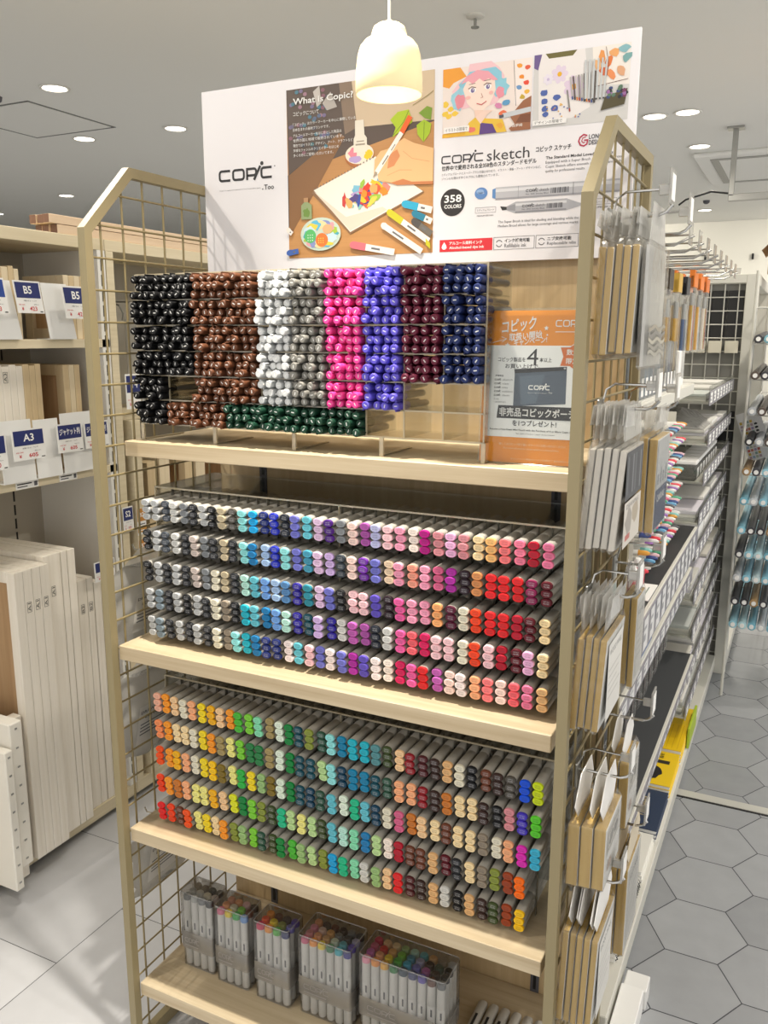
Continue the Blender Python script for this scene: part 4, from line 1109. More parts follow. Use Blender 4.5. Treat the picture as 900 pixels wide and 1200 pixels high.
def pack(x0, x1, y0, y1, z0, z1, edge, style, label, face=None, head=.055, lean=0.0):
    o = thing('hanging_canvas_board', label, 'canvas board', ((x0 + x1) / 2, (y0 + y1) / 2, z0), 'board packs hanging on the right wire panel')
    S = Matrix.Translation((x0, 0, z1)) @ Matrix.Shear('XY', 4, (0, 0)) @ Matrix.Translation((-x0, 0, -z1))
    sh = Matrix.Identity(4); sh[0][2] = lean; sh[0][3] = -lean * z1
    b = MB().m(edge).bbox(x0 + .0007, x1 - .0007, y0, y1, z0, z1, .0008, sh); bo = b.build('board', o)
    MB().m(M_white if style != 'pale' else M_canvas).box(x1 - .0006, x1, y0 + .001, y1 - .001, z0 + .001, z1 - .001, sh).build('canvas_face', bo)
    if face: face_print(face, y0 + .003, y1 - .003, z0 + .003, z1 - .003, x1 + .0002, bo)
    g = MB().m(M_bag); e = .0012
    q = lambda zz, d, ys=0: [(x0 - d, y0 - e - d + ys, zz), (x1 + d, y0 - e - d + ys, zz), (x1 + d, y1 + e + d - ys, zz), (x0 - d, y1 + e + d - ys, zz)]
    xm = (x0 + x1) / 2
    rings = [[(xm - .002, y0 + .004, z0 - .006), (xm + .002, y0 + .004, z0 - .006), (xm + .002, y1 - .004, z0 - .006), (xm - .002, y1 - .004, z0 - .006)], q(z0 + .001, .0006), q((z0 * 2 + z1) / 3, .001), q(z1 - .002, .0008), [(xm - .002, y0 + .002, z1 + .012), (xm + .002, y0 + .002, z1 + .012), (xm + .002, y1 - .002, z1 + .012), (xm - .002, y1 - .002, z1 + .012)]]
    n = 4; vs = [sh @ Vector(p) for r in rings for p in r]; F = []
    for i in range(4):
        for k in range(4): F.append((i * 4 + k, i * 4 + (k + 1) % 4, (i + 1) * 4 + (k + 1) % 4, (i + 1) * 4 + k))
    F += [(0, 1, 2, 3)]
    g.add(vs, F); g.build('plastic_bag', o)
    hm = {'clear': M_fold, 'pale': M_fold, 'white': M_head, 'kraft': M_backcard}[style if style in ('clear', 'pale', 'white', 'kraft') else 'clear']
    hd = MB().m(hm); ym = (y0 + y1) / 2; sk = rnd.uniform(-.006, .006)
    if style in ('white', 'kraft'):
        hd.prism([(y0 - .004, z1 + head * .45), (y0 + .02, z1 + .004), (y1 - .02, z1 + .004), (y1, z1 + head * .5), (y1 - .02, z1 + head), (y0 + .03, z1 + head)], 'X', xm - .0006 + sk, xm + .0006 + sk)
    else:
        for s_ in (-1, 1):
            hd.face([(xm + s_ * .001, y0 + .002, z1 + .012), (xm + s_ * .001, y1 - .002, z1 + .012), (xm + s_ * .003 + sk, y1 - .012, z1 + head), (xm + s_ * .003 + sk, y0 + .012, z1 + head)])
            hd.face([(xm + s_ * .003 + sk, y0 + .012, z1 + head), (xm + s_ * .003 + sk, ym, z1 + head - .004), (xm + s_ * .006 + sk, ym - .01, z1 + head * .5), (xm + s_ * .004 + sk, y0 - .002, z1 + head * .55)])
    hd.build('header_flap', o)
    return o
def hook(y, z, x1, label, tag_=True, xt=0):
    o = thing('display_hook', label, 'display hook', (.902, y, z), 'chrome hooks clipped on the right wire panel')
    MB().m(M_steel).bbox(.8995, .9035, y - .012, y + .012, z - .028, z + .012, .001).build('bracket', o)
    MB().m(M_chrome).tube([(.903, y, z), (x1 - .018, y, z), (x1 - .008, y, z + .004), (x1, y, z + .013)], .0024, 8).build('prong', o, True)
    if tag_:
        MB().m(M_chrome).tube([(.903, y + .010, z + .004), (.908, y + .010, z + .026), (.92, y + .010, z + .034), (x1 - .006, y + .006, z + .034)], .0018, 6).build('tag_arm', o, True)
        t = MB().m(M_tagclear); t.bbox(x1 - .004, x1 - .001, y - .016, y + .022, z + .012, z + .058, .0006); t.bbox(x1 - .02, x1 - .004, y + .002, y + .008, z + .026, z + .040, .001); th = t.build('tag_holder', o)
        MB().m(M_white).box(x1 - .0009, x1 - .0004, y - .012, y + .018, z + .018, z + .052).build('price_slip', th)
    return o
RN = ['first', 'second', 'third', 'fourth', 'fifth']
def row(xa, xb, n, y0, y1, z0, z1, edge, style, what, faces, head, lean=.0, gap=.0012):
    w = (xb - xa) / n
    for i in range(n):
        dz = rnd.uniform(-.003, .002); last = i == n - 1
        pack(xa + w * i + gap * .5, xa + w * (i + 1) - gap * .5, y0 + rnd.uniform(-.003, .003), y1, z0 + dz, z1 + dz, edge, style, '%s board %s' % (what[0], (('innermost, against the wire, ' if i == 0 else 'outermost, printed face showing, ' if last else RN[i] + ' from the wire ') + what[1])), faces if last else None, head, lean)
row(.9035, .958, 5, .030, .175, 1.487, 1.628, M_goldwood, 'clear', ('gold-edged', 'on the top hook'), 'plain', .050, .03)
row(.9040, .957, 5, .030, .165, 1.212, 1.356, M_canvas, 'pale', ('pale canvas', 'on the second hook down'), 'photo', .060, .07)
row(.938, .968, 2, .235, .36, 1.200, 1.352, M_goldwood, 'clear', ('golden', 'behind the pale canvases'), 'blue', .05)
row(.9035, .948, 4, .022, .150, .937, 1.080, M_goldwood, 'clear', ('gold-edged', 'on the middle front hook'), 'plain', .060, .05)
row(.930, .954, 2, .225, .300, .935, 1.09, M_goldwood, 'clear', ('gold-edged', 'on the middle back hook'), 'plain', .045)
row(.9035, .962, 3, .022, .140, .678, .780, M_goldwood, 'white', ('thick gold', 'with white flap below the middle hook'), 'card', .070)
row(.924, .960, 2, .215, .310, .680, .80, M_goldwood, 'white', ('thick gold', 'with white flap on the lower back hook'), 'card', .060)
row(.9035, .960, 5, .022, .150, .430, .592, M_goldwood, 'white', ('long gold', 'with pale flap on the lowest hook'), 'plain', .070, .03)
row(.930, .968, 2, .225, .350, .42, .59, M_goldwood, 'kraft', ('long gold', 'on the lowest back hook'), 'plain', .06)
for y, z, x1, l in ((.098, 1.672, .985, 'top front hook of the right panel'), (.298, 1.668, .985, 'top back hook of the right panel'), (.098, 1.408, .985, 'second front hook, holding pale canvases'), (.298, 1.394, .985, 'hook behind the pale canvases'), (.088, 1.130, .978, 'middle front hook with clear flaps on it'), (.285, 1.130, .982, 'middle back hook with white faced boards'), (.082, .842, .985, 'lower front hook through white paper flaps'), (.275, .855, .985, 'lower back hook through white paper flaps'), (.088, .655, .982, 'lowest front hook near the floor'), (.288, .645, .985, 'lowest back hook near the floor')):
    hook(y, z, x1, 'chrome ' + l)
o = thing('clear_sleeve', 'large clear printed sleeve hanging outermost on the top hook', 'sleeve', (.968, .10, 1.465), 'board packs hanging on the right wire panel')
MB().m(M_bag).bbox(.9605, .9735, .030, .185, 1.465, 1.635, .004).build('plastic_bag', o)
MB().m(clear('sleeve_sheet', 'fafafa', .2, .1, .75, 'f8f7f4')).box(.965, .969, .034, .18, 1.470, 1.628).build('sheet', o)
face_print('wave', .036, .178, 1.472, 1.626, .9738, o)
MB().m(M_fold).prism([(.04, 1.628), (.175, 1.628), (.15, 1.685), (.06, 1.685)], 'X', .9665, .9675).build('header_flap', o)
# plastic-wrapped rolls hanging outside the left wire panel
M_wrap = clear('wrapped_paper', 'fafaf8', 0.3, 0.12, 0.72, 'e9e7e2', 0.8, 45)
for i, (y0, y1, z0, z1, l) in enumerate(((.06, .26, .885, 1.045, 'crinkled plastic pack hanging outside the left wire beside the grey markers'), (.05, .25, .640, .815, 'crinkled plastic pack outside the left wire beside the orange markers'), (.06, .24, .315, .445, 'low plastic pack with barcode outside the left wire above the floor'))):
    o = thing('wrapped_paper_pack', l, 'paper pack', (-.04, (y0 + y1) / 2, z0), 'plastic paper packs outside the left wire')
    g = MB().m(M_wrap); n = 9; R_ = []
    for a in range(n):
        t = a / (n - 1); z = z0 + (z1 - z0) * t; th = .002 + .020 * math.sin(math.pi * min(1, t * 1.05 + .02)) ** .6
        R_.append([(-.030 - th * (1 + .25 * math.sin(k * 2.1 + a)) * math.sin(math.pi * k / 8) , y0 + (y1 - y0) * k / 8 + .01 * math.sin(a * 1.7), z + .008 * math.sin(k * 1.3 + i)) for k in range(9)] + [(-.030 + th * .6 * math.sin(math.pi * k / 8), y0 + (y1 - y0) * k / 8 + .01 * math.sin(a * 1.7), z + .008 * math.sin(k * 1.3 + i)) for k in range(8, -1, -1)])
    loft(g, R_, True, True); g.uv = None; g.build('plastic_wrap', o, True)
    P = MM((-.0145, y0 + .03, z0 + .03), (0, 1, 0), (0, .25, 1)); P.n = Vector((1, 0, 0)); P.rect(0, 0, (y1 - y0) * 620, 80, mat('pack_label', 'd8d6d0', .6)); P.up()
    P.text('DRAWING PAPER', 6, 64, 112, 70, M_ink, True); P.text('LONG TAPE 7.0', 20, 52, 118, 59, M_ink, True)
    for k in range(4): P.rect(8, 40 - 7 * k, 100 - 13 * (k % 2), 42.4 - 7 * k, M_greyink)
    for k in range(9): P.rect(90 + 2.4 * k, 6, 91.2 + 2.4 * k + (k % 3) * .4, 22, M_ink)
    P.build('printed_label', o)
    MB().m(M_chrome).tube([(.004, (y0 + y1) / 2, z1 + .03), (-.03, (y0 + y1) / 2, z1 + .028), (-.06, (y0 + y1) / 2, z1 + .026), (-.066, (y0 + y1) / 2, z1 + .036)], .002, 6).build('hanging_hook', o, True)
    MB().m(M_wrap).face([(-.03, y0 + .02, z1), (-.03, y1 - .02, z1), (-.03, (y0 + y1) / 2 + .02, z1 + .035), (-.03, (y0 + y1) / 2 - .02, z1 + .035)]).build('hang_flap', o)
# ------------------------------------------------------------------ left shelving with canvas panels
M_unitback = mat('unit_back_paint', 'b4aea2', 0.7)
M_unitwood = wood('unit_pale_wood', 'cdbf9f', 'e0d4b8', 'Y', 0.5)
M_div = mat('white_acrylic', 'eeeeec', 0.3)
def unit(name, label, y0, y1, shelves, top=True):
    o = thing(name, label, 'shelving', (-.85, (y0 + y1) / 2, 0))
    MB().m(M_unitback).box(-1.02, -1.0, y0, y1, .05, 1.75).build('back_panel', o)
    MB().m(M_unitwood).bbox(-1.02, -.70, y0, y1, .02, .060, .001).build('base_deck', o)
    MB().m(M_black).box(-1.02, -.76, y0, y1, 0, .02).build('kick', o)
    for z, xf in shelves:
        s = MB().m(M_unitwood).bbox(-1.0, xf, y0, y1, z - .024, z, .001).build('shelf', o)
    if top: MB().m(M_unitwood).bbox(-1.02, -.70, y0, y1, 1.749, 1.781, .001).build('top_panel', o)
    return o
ua = unit('shelving_unit', 'pale wood wall shelving full of canvas panels left of the rack', -.9, .795, ((1.497, -.70), (1.1245, -.70)))
q = MB().m(mat('upright_white', 'e2e0da', .5)); q.box(-1.0, -.70, .765, .795, .06, 1.749); qo = q.build('end_upright', ua)
s = MB().m(M_ink)
for k in range(38): s.box(-.7006, -.6996, .776, .781, .10 + .043 * k, .132 + .043 * k)
s.build('slot', qo)
s = MB().m(M_ink)
for k in range(38): s.box(-1.0004, -.999, .655, .661, .10 + .043 * k, .132 + .043 * k)
s.build('slotted_channel', ua)
ub = unit('shelving_unit', 'farther bay of pale wood shelving seen through the left wire', .797, 2.6, ((1.27, -.74), (.70, -.72)), True)
# canvas frames: stretched wood with a panel set in
def frame_panel(x1, dep, y0, y1, z0, h, label, group, mark=None, m1=None, face_open=True, lean=0.0):
    m1 = m1 or M_palewood
    o = thing('canvas_panel', label, 'canvas panel', (x1 - dep / 2, (y0 + y1) / 2, z0), group)
    w = min(.03, dep * .2); b = MB().m(m1)
    b.bbox(x1 - w, x1, y0, y1, z0, z0 + h, .0012); b.bbox(x1 - dep, x1 - dep + w, y0, y1, z0, z0 + h, .0012)
    b.box(x1 - dep + w, x1 - w, y0, y1, z0, z0 + w); b.box(x1 - dep + w, x1 - w, y0, y1, z0 + h - w, z0 + h); b.build('stretcher_frame', o)
    MB().m(M_warmwood).box(x1 - dep + w, x1 - w, y0 + (y1 - y0) * .6, y1 - .001, z0 + w, z0 + h - w).build('ply_panel', o)
    if mark:
        P = MM((x1, (y0 + y1) / 2 - .005, z0 + h * .86), (0, 1, 0), (0, 0, 1)); P.n = Vector((1, 0, 0)); P.u, P.w = Vector((0, 0, 1)), Vector((0, -1, 0))
        P.text(mark, 2, -8, 24, 1, M_ink); P.line([(-1, -10), (27, -10), (27, 3), (-1, 3)], 1, M_ink, True); P.build('size_stamp', o)
    return o
ys = [.341, .371, .400, .428, .457]
for i in range(4): frame_panel(-.65, .30, ys[i] + .0006, ys[i + 1] - .0006, .0601, .836, ('nearest of four tall stamped panels on the floor deck', 'second of four tall stamped panels on the floor deck', 'third of four tall stamped panels on the floor deck', 'farthest of four tall stamped panels on the floor deck')[i], 'large canvas panels standing on the base deck', None if i == 0 else 'A1')
for i, (a, b, m_) in enumerate(((.463, .524, 'A1'), (.526, .548, None), (.550, .578, None))):
    frame_panel(-.675, .30, a, b - .0006, .0601, .850, ('widest tall panel with A1 stamp behind the stamped four', 'thin tall panel just behind the wide stamped one', 'last tall panel before the shorter pair')[i], 'large canvas panels standing on the base deck', m_)
for i, (a, b) in enumerate(((.606, .642), (.644, .668), (.672, .700))):
    frame_panel(-.705, .27, a, b, .0601, .738 - .02 * (i == 2), ('shorter B2 panel standing behind the tall ones, near side', 'shorter B2 panel in the middle behind the tall ones', 'shorter panel tight against the white upright')[i], 'large canvas panels standing on the base deck', 'B2' if i < 2 else None)
# two low white panels with staples in front
for i, (a, b, h, zz, xx) in enumerate(((.212, .238, .40, .0601, -.585), (.245, .285, .415, .105, -.60))):
    o = thing('white_canvas', ('low white canvas with stapled edge at the left picture edge', 'low white canvas with stapled edge against the tall panels')[i], 'canvas', (xx - .12, (a + b) / 2, zz), 'low white stapled canvases')
    MB().m(mat('primed_canvas', 'e8e4da', .7)).bbox(xx - .25, xx, a, b, zz, zz + h, .003).build('canvas', o)
    s = MB().m(M_steel)
    for k in range(8): s.bbox(xx - .0005, xx + .001, (a + b) / 2 - .004, (a + b) / 2 + .004, zz + .02 + k * (h - .04) / 7, zz + .025 + k * (h - .04) / 7, .0004)
    s.build('staple', o)
    if i == 1: MB().m(M_palewood).bbox(xx - .26, xx - .02, a, b, .0601, zz, .001).build('rest_block', o)
tag(MB().m(M_palewood).bbox(-.69, -.66, .288, .335, .0601, .50, .002).build('wooden_batten', None, loc=(-.675, .31, .06)), 'short wooden batten between the low white canvas and the tall panels', 'batten')
# small panels on the two shelves
def small(y0, y1, z0, h, dep, label, m1=None, stamp=None, x1=-.725, group='small canvas panels on the shelves'):
    return frame_panel(x1, dep, y0, y1, z0, h, label, group, stamp, m1)
M_wp = [wood('panel_wood_a', 'c4ac84', 'd8c4a0', 'Z', .55), wood('panel_wood_b', 'd4c2a0', 'e6d8bc', 'Z', .55)]
y = .30; n = 0
for w in (.02, .02, .024, .018, .022, .024, .020, .022, .018, .016):
    small(y, y + w - .0006, 1.4972, .182 + .003 * (n % 3), .16, '%s small panel of the near upper B5 stack' % ORD[n + 1] if n else 'nearest small panel of the upper B5 stack', M_wp[n % 2]); y += w; n += 1
y = .655; n = 0
for w in (.02, .02, .022, .02):
    small(y, y + w - .0006, 1.4972, .176, .16, '%s small panel of the B5 stack next to the white upright' % (ORD[n + 1] if n else 'nearest'), M_wp[(n + 1) % 2]); y += w; n += 1
y = .30; n = 0
for w in (.022, .024, .022, .022, .024, .022, .024, .022, .022, .022, .020, .020):
    small(y, y + w - .0006, 1.1247, .302 + .004 * (n % 2), .2, '%s panel of the middle-shelf A3 stack' % (ORD[n + 1] if n else 'nearest'), M_palewood if n < 9 else M_wp[0], 'A3' if n in (6,) else None, -.74); y += w; n += 1
y = .645; n = 0
for w in (.022, .020, .022):
    small(y, y + w - .0006, 1.1247, .300, .2, '%s panel of the short stack beside the white upright, middle shelf' % (ORD[n + 1] if n else 'nearest'), M_wp[n % 2], None, -.74); y += w; n += 1
# white dividers
for i, (a, b, z, h, sk, l) in enumerate(((.545, .640, 1.4972, .148, .014, 'white divider sheet between the two upper B5 stacks'), (.36, .452, 1.4972, .148, .014, 'white divider sheet left of the upper B5 card'), (.362, .468, 1.1247, .165, .004, 'white divider sheet left of the A3 card'), (.474, .560, 1.1247, .160, .004, 'white divider sheet right of the A3 card'), (.568, .70, 1.1247, .170, .004, 'white divider sheet behind the middle-shelf jacket card'))):
    o = thing('shelf_divider', l, 'divider', (-.70, (a + b) / 2, z), 'white shelf dividers')
    g = MB().m(M_div); xx = -.688 if i < 2 else -.684
    g.prism([(a + sk, z), (b + sk, z), (b - sk, z + h), (a - sk * .6, z + h)], 'X', xx, xx + .002); g.build('front_sheet', o)
    MB().m(M_div).box(xx - .05, xx, a + sk, b + sk, z, z + .002).build('foot', o)
# price cards
def price_card(x, y0, y1, z0, z1, title, price, label, cat='price card', blue=None, skew=.012, hw=.5):
    o = thing('price_card', label, cat, (x, (y0 + y1) / 2, z0), 'blue-headed price cards')
    sh = Matrix.Identity(4); sh[1][2] = -skew / (z1 - z0); sh[1][3] = skew / (z1 - z0) * z0
    MB().m(M_card).box(x - .0012, x, y0, y1, z0, z1, sh).build('card', o)
    P = MM((x, y0, z0), (0, 1, 0), (0, -skew, z1 - z0)); P.w = Vector((0, -skew, z1 - z0)) / (z1 - z0); P.n = Vector((1, 0, 0)); W, H = (y1 - y0) * 1000, (z1 - z0) * 1000
    P.rect(W * .05, H * .47, W * .95, H * .95, blue or M_navy); P.up(); P.text(title, W * (.5 - hw / 2), H * .60, W * (.5 + hw / 2), H * .84, M_white, True)
    P.text('木製パネル・ベニヤ', W * .28, H * .36, W * .76, H * .41, M_ink); P.text('税抜 価格', W * .08, H * .24, W * .30, H * .28, M_redink); P.text('¥', W * .16, H * .08, W * .24, H * .19, M_redink, True); P.text(price, W * .46, H * .08, W * .74, H * .21, M_redink, True); P.text('税込', W * .64, H * .26, W * .84, H * .29, M_greyink); P.rect(W * .84, H * .04, W * .95, H * .07, M_ink)
    P.build('lettering', o)
    MB().m(M_acr).box(x - .02, x - .0014, (y0 + y1) / 2 - .01, (y0 + y1) / 2 + .01, z0 + .002, z0 + .004).build('clip', o)
    return o
price_card(-.655, .432, .517, 1.564, 1.645, 'B5', '423', 'blue B5 price card in front of the upper panels, whole card visible', hw=.3)
price_card(-.655, .322, .405, 1.560, 1.648, 'A4', '473', 'blue price card cut by the left picture edge, upper shelf', blue=C('24489c'), hw=.3)
price_card(-.662, .598, .690, 1.553, 1.640, 'B5', '423', 'blue B5 price card partly hidden by the rack post', hw=.3)
price_card(-.655, .380, .487, 1.186, 1.268, 'A3', '605', 'blue A3 price card on the middle shelf', skew=.004, hw=.32)
price_card(-.655, .275, .362, 1.170, 1.262, 'B4', '550', 'blue price card cut by the left picture edge, middle shelf', skew=.004, hw=.3)
price_card(-.664, .538, .630, 1.188, 1.268, 'ジャケット判', '605', 'blue jacket-size price card on the middle shelf', skew=.004, hw=.8)
price_card(-.668, .642, .735, 1.188, 1.264, 'ジャケット判', '605', 'second blue jacket-size card, mostly behind the rack post', skew=.004, hw=.8)
price_card(-.694, .800, .845, .905, .985, 'S2', '1573', 'blue S2 price card beside the white upright', skew=.002, hw=.5)
price_card(-.665, .640, .722, .790, .850, 'A2', '1100', 'blue price card over the shorter panels by the rack post', skew=.002, hw=.3)
price_card(-.694, .845, .925, 1.285, 1.392, 'F4', '836', 'blue price card seen through the wire above the oak shelf', skew=.002, hw=.3)
for i, (z0, t) in enumerate(((.885, 'B2'), (.785, 'B2'), (.705, 'A2'))):
    o = thing('size_label', '%s orange %s label on the shelving post behind the wire' % (('upper', 'middle', 'lowest')[i], t), 'size label', (-.69, .88, z0), 'orange size labels')
    MB().m(M_card).box(-.692, -.6905, .858, .897, z0, z0 + .085).build('card', o)
    P = MM((-.6905, .858, z0), (0, 1, 0), (0, 0, 1)); P.n = Vector((1, 0, 0)); P.rect(0, 44, 39, 85, C('c88a3c')); P.rect(0, 8, 39, 24, C('d09848')); P.up(); P.text(t, 8, 58, 31, 72, M_white, True); P.rect(4, 33, 34, 36, M_greyink); P.rect(6, 13, 30, 16, M_white); P.build('lettering', o)
MB().m(M_unitwood).bbox(-.73, -.7, .80, .83, .06, 1.749, .001).build('front_post', ub); MB().m(M_unitwood).bbox(-.73, -.6925, .858, .897, .06, 1.25, .001).build('front_post', ub)
for i, y in enumerate((.97, 1.03, 1.16, 1.22, 1.40)):
    small(y, y + .05, .7002, .40 + .02 * (i % 2), .22, 'unpainted panel standing in the farther bay, %s from the near post' % ORD[i + 1].replace('second', 'second') if i else 'unpainted panel in the farther bay nearest its post', M_wp[i % 2], None, -.74, 'panels in the farther bay')
for i, y in enumerate((.95, 1.02, 1.12, 1.26, 1.42)):
    small(y, y + .06, .0602, .50 + .02 * (i % 2), .22, 'tall panel on the farther bay deck, %s from the near post' % ORD[i + 1] if i else 'tall panel on the farther bay deck nearest its post', M_palewood, None, -.72, 'panels in the farther bay')
tag(MB().m(M_black).bbox(-.85, -.74, 1.55, 1.72, .7002, 1.02, .004).build('black_case', None, loc=(-.8, 1.6, .7)), 'black flat case standing in the farther left bay', 'case')
# grey bags on hooks in the farther bay
for i, y in enumerate((.95, 1.07, 1.27, 1.39)):
    o = thing('hanging_grey_bag', 'grey flat bag on a curved hook behind the left wire, %s from the post' % ('nearest', 'second', 'third', 'farthest')[i], 'bag', (-.83, y, 1.3), 'grey bags on hooks')
    MB().m(mat('grey_bag', ('a8a49a', 'b8b4a8')[i % 2], .6)).bbox(-.86, -.85, y - .04, y + .04, 1.30, 1.56, .004).build('bag', o)
    MB().m(M_steel).tube([(-.999, y, 1.62), (-.86, y, 1.615), (-.80, y, 1.60), (-.785, y, 1.575), (-.79, y, 1.555)], .003, 7).build('hook', o, True)
    MB().m(M_white).bbox(-.858, -.852, y - .012, y + .012, 1.56, 1.615, .001).build('hanger_card', o)
# wooden bars on top
PB = [wood('bar_wood_a', 'd4b898', 'e6d0b4', 'Y', .55), wood('bar_wood_b', 'e0c4a0', 'f0dcc0', 'Y', .55)]
M_bend = wood('bar_end', '5c4032', '7c5c48', 'Z', .6, 2)
n = 0
for lev, z in enumerate((1.7815, 1.8065)):
    for k in range(3):
        x = -.705 - k * .026; y0 = .605 + (.018 if lev == 0 else 0) + rnd.uniform(-.006, .006); n += 1
        b = MB().m(PB[k % 2]).bbox(x - .024, x, y0, y0 + 1.25, z, z + .0235, .001); o = b.build('wooden_bar', None, loc=(x, y0, z))
        MB().m(M_bend).box(x - .0235, x - .0005, y0 - .0006, y0, z + .0005, z + .023).build('end_grain', o)
        tag(o, 'pale wooden bar on the left shelving, %s from the front, %s layer' % (ORD[k + 1] if k else 'first', ('lower', 'upper')[lev]), 'wooden bar', 'wooden bars stacked on the shelving top')
for i, (y0, w) in enumerate(((.415, .075), (.565, .065))):
    o = thing('shelf_edge_label', ('small price strip on the shelf edge below the A3 card', 'small price strip on the shelf edge below the jacket card')[i], 'price strip', (-.698, y0, 1.104), 'price strips on the shelf edge')
    MB().m(M_card).box(-.7, -.6985, y0, y0 + w, 1.102, 1.122).build('strip', o)
    P = MM((-.6985, y0, 1.102), (0, 1, 0), (0, 0, 1)); P.n = Vector((1, 0, 0)); P.rect(4, 12, w * 700, 15, M_ink); P.rect(4, 5, w * 500, 8, M_greyink); P.rect(w * 800, 4, w * 950, 16, M_greyink); P.build('lettering', o)
# ------------------------------------------------------------------ long white display fixture behind the rack
M_gond = mat('fixture_white', 'd4d2c8', 0.45)
M_rail = clear('price_rail', 'f8f6fa', 0.2, 0.1, 0.72, 'dedce4')
M_dark = mat('dark_shelf_mat', '36383b', 0.6)
G = thing('display_fixture', 'long white display fixture with wire back running behind the rack', 'display fixture', (.74, 1.6, 0))
g = MB().m(M_gond); g.bbox(.56, .91, .45, 2.80, .03, .085, .002); g.m(mat('kick_grey', '8c8c8a', .5)).box(.58, .895, .45, 2.80, 0, .03); g.build('base_deck', G)
w = MB().m(M_gond)
for k in range(42): y = .47 + .056 * k; w.tube([(.60, y, .09), (.60, y, 1.70)], .002, 5)
for k in range(28): z = .12 + .058 * k; w.tube([(.604, .46, z), (.604, 2.79, z)], .002, 5)
w.build('wire_back', G)
MB().m(M_gond).box(.570, .585, .45, 2.80, .085, 1.66).build('back_sheet', G)
for y in (.455, 1.66, 2.76): MB().m(M_gond).bbox(.575, .615, y, y + .03, .03, 1.72, .002).build('upright', G)
def deck(y0, y1, z, x1, top, label, rail=None):
    d = MB().m(M_gond).bbox(.61, x1, y0, y1, z - .028, z - .001, .0012).build('deck', G)
    MB().m(top).box(.612, x1 - .008, y0 + .002, y1 - .002, z - .001, z).build('mat', d)
    if rail:
        r = MB().m(M_rail).box(x1 + .0005, x1 + .003, y0, y1, z - rail, z - .004).build('price_rail', d)
        P = MM((x1 + .0032, y0, z - rail), (0, 1, 0), (0, 0, 1)); P.n = Vector((1, 0, 0))
        n = int((y1 - y0) / .085)
        for k in range(n):
            P.rect(85 * k + 12, 6, 85 * k + 66, rail * 1000 - 8, C('e4e4e4')); P.up(.00002); P.rect(85 * k + 16, rail * 600, 85 * k + 50, rail * 700, C('a4a4a8')); P.rect(85 * k + 16, rail * 300, 85 * k + 40, rail * 480, C('98989e'))
        P.build('rail_lettering', d)
    return d
deck(.46, 1.27, 1.388, .90, mat('shelf_white', 'dcdad4', .5), 'top')
deck(.46, 1.63, .922, .902, mat('black_shelf_mat', '1e1f21', .55), 'upper', .085)
deck(.46, 1.76, .452, .908, M_dark, 'lower', .03)
# clear trays farther along with stock
M_stock = ['e2e0da', 'cfcdc6', 'd8d4ca', 'b8b8b4', 'e8e6e0']
def tray(y0, y1, z, dep, label, what):
    o = thing('clear_tray', label, 'tray', (.80, (y0 + y1) / 2, z), 'clear acrylic trays on the white fixture')
    t = MB().m(M_gond).box(.62, .9 - .004, y0, y1, z, z + .006); t.build('tray_floor', o)
    a = MB().m(M_acr); a.box(.896, .898, y0, y1, z, z + .055); a.box(.62, .898, y0, y0 + .002, z, z + .045); a.box(.62, .898, y1 - .002, y1, z, z + .045); a.build('tray_wall', o)
    MB().m(M_rail).box(.8985, .9005, y0, y1, z - .006, z + .040).build('price_rail', o)
    P = MM((.9008, y0, z), (0, 1, 0), (0, 0, 1)); P.n = Vector((1, 0, 0))
    for k in range(int((y1 - y0) / .11)): P.rect(110 * k + 10, 2, 110 * k + 70, 34, M_white); P.up(.00002); P.rect(110 * k + 16, 20, 110 * k + 52, 25, C('a4a4a8')); P.rect(110 * k + 16, 8, 110 * k + 44, 15, C('98989e'))
    P.build('rail_lettering', o)
    return o
def paper_stack(x0, x1, y0, y1, z, n, t, cols, label, name='paper_pad', cat='paper pad', group=None):
    for k in range(n):
        dx, dy = rnd.uniform(-.004, .004), rnd.uniform(-.006, .006)
        b = MB().m(mat('stock_' + cols[k % len(cols)], cols[k % len(cols)], .6)).bbox(x0 + dx, x1 + dx * .5, y0 + dy, y1 + dy, z + k * t, z + (k + 1) * t - .0004, .0008)
        o = b.build(name, None, loc=((x0 + x1) / 2, (y0 + y1) / 2, z + k * t))
        pos = 'only one' if n == 1 else 'lowest' if k == 0 else 'topmost' if k == n - 1 else '%s from the bottom' % ORD[k + 1]
        tag(o, label + ', ' + pos, cat, group or 'flat paper goods on the fixture')
TR = [(1.72, 2.66, 1.300), (1.78, 2.66, 1.160), (1.73, 2.66, 1.040), (1.68, 2.66, .915), (1.66, 2.70, .800), (1.72, 2.74, .640), (1.76, 2.76, .500), (1.72, 2.74, .36), (1.74, 2.70, .22)]
